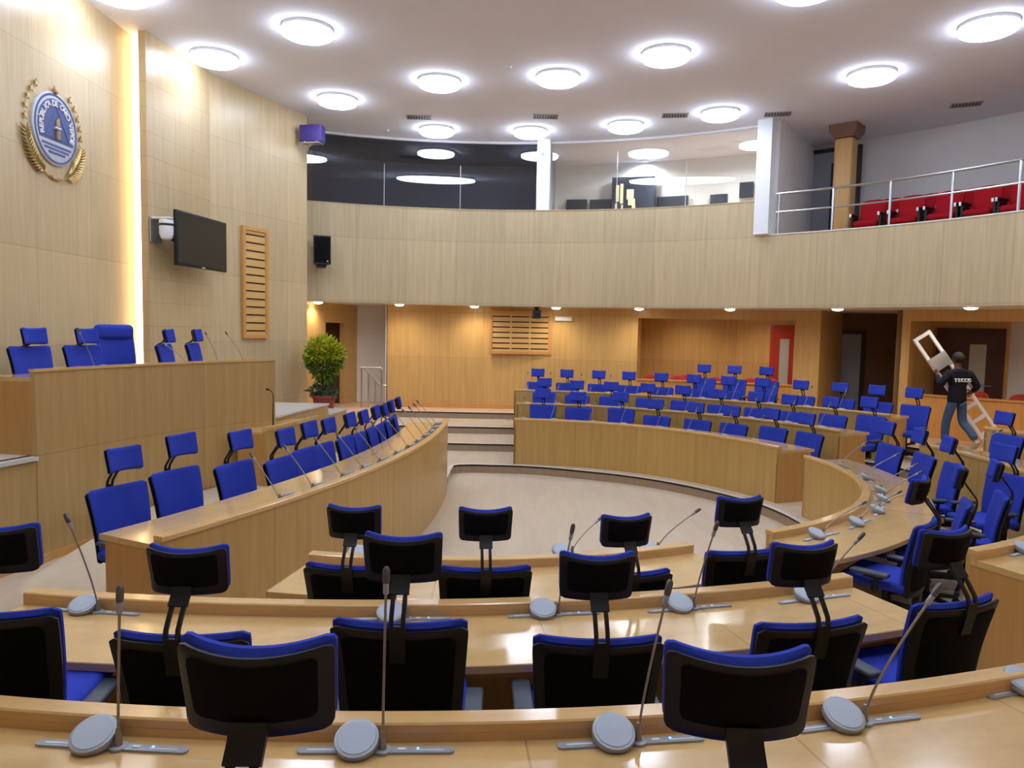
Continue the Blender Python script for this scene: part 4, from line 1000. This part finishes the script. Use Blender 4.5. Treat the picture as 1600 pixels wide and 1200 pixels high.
# bright glazed room
def mon(label, x0, x1, z0, z1, y, mm='monitor', name='monitor', cat='monitor'):
    cx = (x0+x1)/2; a = gang(cx, y); r = 12.60
    px, py = onr(a, r); t = thing(name, label, cat, (px, py, z0), a-90)
    wd = abs(x1-x0)*1.05; MB().rbox(0, -.05, (z1-z0)/2, wd, .06, z1-z0, .012).build('cabinet', M['darkgrey'], t); MB().box(-wd/2+.02, wd/2-.02, -.085, -.079, .02, z1-z0-.02).build('screen', M[mm], t)
    MB().box(-.06, .06, -.03, .06, .05, z1-z0-.05).build('wall_mount', M['black'], t)
mon('left of two dark monitors in the bright gallery room', 1.37, 1.90, 5.50, 6.04, 19.9)
mon('right of two dark monitors in the bright gallery room', 1.99, 2.53, 5.50, 6.03, 19.8)
mon('wide dark screen beside the dark cabinet in the bright gallery room', 3.66, 4.42, 5.55, 6.05, 19.2)
mon('small dark monitor near the right end of the bright gallery room', 4.89, 5.30, 5.60, 6.03, 18.7)
mon('dark wall box by the right pillar in the bright gallery room', 5.53, 5.85, 5.9, 6.28, 18.4)
a = gang(3.1, 19.5); px, py = onr(a, 12.45)
t = thing('dark_cabinet', 'dark cabinet with pale cutouts in the bright gallery room', 'cabinet', (px, py, GFL), a-90)
MB().box(-.55, .55, -.16, .16, 0, 2.12).build('body', M['monitor'], t)
b = MB()
for x0, x1, z0, z1 in ((-.44, -.36, 1.5, 1.92), (-.33, -.25, 1.45, 1.95), (-.46, -.4, 1.3, 1.45), (-.30, -.25, 1.3, 1.42), (-.16, .02, 1.55, 1.80), (-.12, .06, 1.40, 1.56), (-.02, .07, 1.22, 1.40)): b.box(x0, x1, -.17, -.16, z0, z1)
b.build('pale_cutouts', M['beigeprint'], t)
for x, y, l in ((3.06, 18.5, 'upper small lamp in the bright gallery room'), (3.3, 19.35, 'lower small lamp in the bright gallery room'), (5.06, 17.3, 'small lamp beside the right pillar in the bright gallery room')):
    t = thing('booth_lamp', l, 'light', (x, y, CEIL), 0, 'gallery room lamps')
    MB().lathe([(.09, 0), (.13, 0), (.13, -.02), (.10, -.025)], 20).build('trim_ring', M['lamprim'], t)
    MB().lathe([(.002, -.01), (.1, -.01), (.1, -.022), (.002, -.024)], 20).build('lens', M['boothlamp'], t)
    spot('lamp_spot', 0, 0, -.05, 260, (1, .97, .92), 2.95, .8, .1, t)

# ================================================================== PRESS SEATS
rc = None
def redchair(label, x, y, rz):
    t = thing('visitor_chair', label, 'chair', (x, y, .6), rz, 'red press chairs')
    MB().shell(.21, .20, .56, .93, .03, lambda u, v: (-.2-.06*v+.05*u*u, -.05*u*u*v), r=.08).build('backrest', M['redplastic'], t)
    MB().rbox(0, 0, .45, .44, .42, .05, .022).build('seat', M['redplastic'], t)
    for s1 in (-1, 1):
        for s2 in (-1, 1): MB().tube([(s1*.17, s2*.15, .43), (s1*.21, s2*.2, 0)], .012, 8).build('leg', M['black'], t)
        MB().tube([(s1*.17, -.17, .44), (s1*.17, -.215, .7)], .012, 8).build('back_bar', M['black'], t)
    return t
for i, (x, y) in enumerate([(3.36, 17.98), (3.95, 17.8), (4.22, 18.25), (4.77, 17.52), (5.55, 17.27), (6.02, 17.35)]):
    lab = '%s red chair from the left behind the low orange wall at the back' % ORD[i]; rz = face_rz((0, 9), x, y)
    if rc is None: rc = redchair(lab, x, y, rz)
    else: dup(rc, (x, y, .6), rz, lab)
for i, (x, y) in enumerate([(9.02, 14.36), (9.52, 13.9)]):
    dup(rc, (x, y, .6), face_rz((0, 9), x, y), ['red chair beside the man with the ladder, behind the right low wall', 'red chair at the right edge behind the right low wall'][i])

# ================================================================== PERSON WITH LADDER
def skinmesh(verts, edges, root=0, sub=2):
    """verts: (x,y,z,rx,ry)"""
    me = bpy.data.meshes.new('skin'); me.from_pydata([v[:3] for v in verts], edges, [])
    o = bpy.data.objects.new('skin', me); COL.objects.link(o)
    m = o.modifiers.new('s', 'SKIN'); m.use_smooth_shade = True; m.branch_smoothing = .4
    for i, v in enumerate(verts):
        sv = me.skin_vertices[0].data[i]; sv.radius = (v[3], v[4] if len(v) > 4 else v[3]); sv.use_root = (i == root)
    o.modifiers.new('u', 'SUBSURF').levels = sub
    dg = bpy.context.evaluated_depsgraph_get(); dg.update()
    r = bpy.data.meshes.new_from_object(o.evaluated_get(dg)); bpy.data.objects.remove(o); bpy.data.meshes.remove(me)
    return r
pe = thing('person', 'man seen from behind in a black jacket and jeans carrying a ladder', 'person', (7.95, 13.1, .60), 4)
LH, RH = (-.23, .31, 1.36), (.37, .20, 1.0)
body_v = [(0, 0, .90, .13, .10), (0, .01, 1.06, .125, .09), (0, .02, 1.22, .15, .10), (0, .01, 1.35, .13, .08), (0, .015, 1.44, .055, .055), (0, .03, 1.51, .06, .065), (0, .045, 1.59, .075, .09), (0, .045, 1.665, .06, .07),
          (-.17, 0, 1.36, .055), (-.31, -.03, 1.14, .042), (-.28, .13, 1.24, .034), (LH[0], LH[1]-.07, LH[2], .028), 
          (.17, 0, 1.36, .055), (.32, -.04, 1.12, .042), (.35, .06, 1.05, .034), (RH[0], RH[1]-.07, RH[2], .028),
          (-.10, .0, .82, .085), (-.12, .09, .48, .058), (-.12, .10, .27, .05), (-.12, .08, .09, .038), (-.12, .19, .03, .035),
          (.10, -.01, .82, .085), (.12, .0, .48, .058), (.15, -.19, .33, .05), (.17, -.33, .17, .038), (.17, -.27, .05, .032)]
body_e = [(0, 1), (1, 2), (2, 3), (3, 4), (4, 5), (5, 6), (6, 7), (3, 8), (8, 9), (9, 10), (10, 11), (3, 12), (12, 13), (13, 14), (14, 15), (0, 16), (16, 17), (17, 18), (18, 19), (19, 20), (0, 21), (21, 22), (22, 23), (23, 24), (24, 25)]
bm_ = skinmesh(body_v, body_e)
mb = MB(); b2 = bmesh.new(); b2.from_mesh(bm_); mb.merge(b2)
# face, ears, hands with five fingers closed round the ladder rails
mb.tube([(0, .12, 1.60), (0, .155, 1.575), (0, .13, 1.565)], [.010, .016, .010], 8)
for s_ in (-1, 1):
    mb.rbox(s_*.078, .03, 1.595, .018, .035, .06, .008); mb.rbox(s_*.03, .125, 1.615, .028, .014, .014, .006)
mb.rbox(0, .122, 1.535, .045, .014, .014, .006)
for (hx, hy, hz), s_ in ((LH, -1), (RH, 1)):
    mb.rbox(hx, hy-.02, hz, .03, .085, .085, .012)
    for k, ln in enumerate((.062, .075, .070, .055)):
        z = hz+.032-k*.022
        mb.tube([(hx, hy+.015, z), (hx-s_*.012, hy+.015+ln*.45, z), (hx-s_*.04, hy+.015+ln*.5, z-.004), (hx-s_*.06, hy+.02, z-.006)], [.009, .0088, .008, .006], 7)
    mb.tube([(hx, hy-.03, hz+.035), (hx-s_*.03, hy-.01, hz+.05), (hx-s_*.055, hy+.015, hz+.035)], [.011, .0105, .008], 7)
mb.build('body', M['skin'], pe)
bpy.data.meshes.remove(bm_)
jk = [(0, 0, .74, .185, .14), (0, 0, .92, .175, .135), (0, .01, 1.1, .165, .12), (0, .02, 1.24, .18, .125), (0, .005, 1.37, .15, .095), (0, .01, 1.45, .07, .07),
      (-.19, 0, 1.37, .075), (-.33, -.03, 1.14, .066), (-.285, .12, 1.23, .055), (-.255, .21, 1.30, .046), (.19, 0, 1.37, .075), (.34, -.04, 1.12, .066), (.355, .05, 1.06, .055), (.365, .11, 1.03, .046)]
j = link('jacket', skinmesh(jk, [(0, 1), (1, 2), (2, 3), (3, 4), (4, 5), (4, 6), (6, 7), (7, 8), (8, 9), (4, 10), (10, 11), (11, 12), (12, 13)], 3), pe); j.data.materials.append(M['jacket'])
tr_ = [(0, 0, .90, .12, .09), (-.09, .0, .80, .09), (-.12, .085, .48, .078), (-.12, .095, .27, .072), (-.12, .08, .11, .07), (.09, -.01, .80, .09), (.12, .0, .48, .078), (.15, -.18, .34, .072), (.17, -.31, .20, .07)]
j = link('jeans', skinmesh(tr_, [(0, 1), (1, 2), (2, 3), (3, 4), (0, 5), (5, 6), (6, 7), (7, 8)], 0), pe); j.data.materials.append(M['jeans'])
for s_, T in ((-1, Matrix.Translation((-.12, .13, .05))), (1, Matrix.Translation((.17, -.30, .09)) @ Matrix.Rotation(R(-50), 4, 'X'))):
    MB().rbox(0, 0, 0, .10, .27, .09, .04, T, 4).build('shoe', M['shoe'], pe)
hb = MB()
b2 = bmesh.new(); bmesh.ops.create_uvsphere(b2, u_segments=20, v_segments=14, radius=1)
for v in b2.verts:
    v.co = Vector((v.co.x*.094, .035+v.co.y*(.115 if v.co.y < 0 else .09), 1.628+v.co.z*(.105 if v.co.z > 0 else (.12 if v.co.y < .2 else .03))))
hb.merge(b2); hb.build('hair', M['hair'], pe)
def chest(i, n): return Matrix(((1, 0, 0, -.125+.0625*i), (0, 0, -1, -.118), (0, 1, 0, 1.205), (0, 0, 0, 1)))
glyphs('TECCG', .085, chest, .012).build('back_print', M['print'], pe, smooth=False)
# ladder carried in front of him
ld = thing('step_ladder', 'aluminium step ladder carried slantwise by the man in black', 'ladder', (7.95, 13.4, 1.7))
U = Vector((.56, -.13, -.83)).normalized(); Wv = Vector((.83, 0, .56)).normalized(); D = Wv.cross(U).normalized(); D = D if D.y > 0 else -D; Wv = U.cross(D).normalized(); Wv = Wv if Wv.x > 0 else -Wv
O_ = Vector((7.34, 13.50, 2.50))-Vector((7.95, 13.4, 1.7))
def lbox(u0, u1, w0, w1, d0, d1, mb):
    T = Matrix(((U.x, Wv.x, D.x, O_.x), (U.y, Wv.y, D.y, O_.y), (U.z, Wv.z, D.z, O_.z), (0, 0, 0, 1)))
    mb.box(u0, u1, w0, w1, d0, d1, T); return mb
lbox(0, 2.3, 0, .055, -.015, .03, MB()).build('side_rail', M['alu'], ld)
lbox(0, 2.3, .29, .345, -.015, .03, MB()).build('side_rail', M['alu'], ld)
lbox(-.03, .03, 0, .345, -.02, .035, MB()).build('top_bar', M['alu'], ld)
lbox(.42, .68, .0, .345, -.035, -.015, MB()).build('platform', M['satin'], ld)
for u in (.95, 1.22, 1.49, 1.76, 2.03): lbox(u, u+.06, .055, .29, -.01, .03, MB()).build('rung', M['alu'], ld)
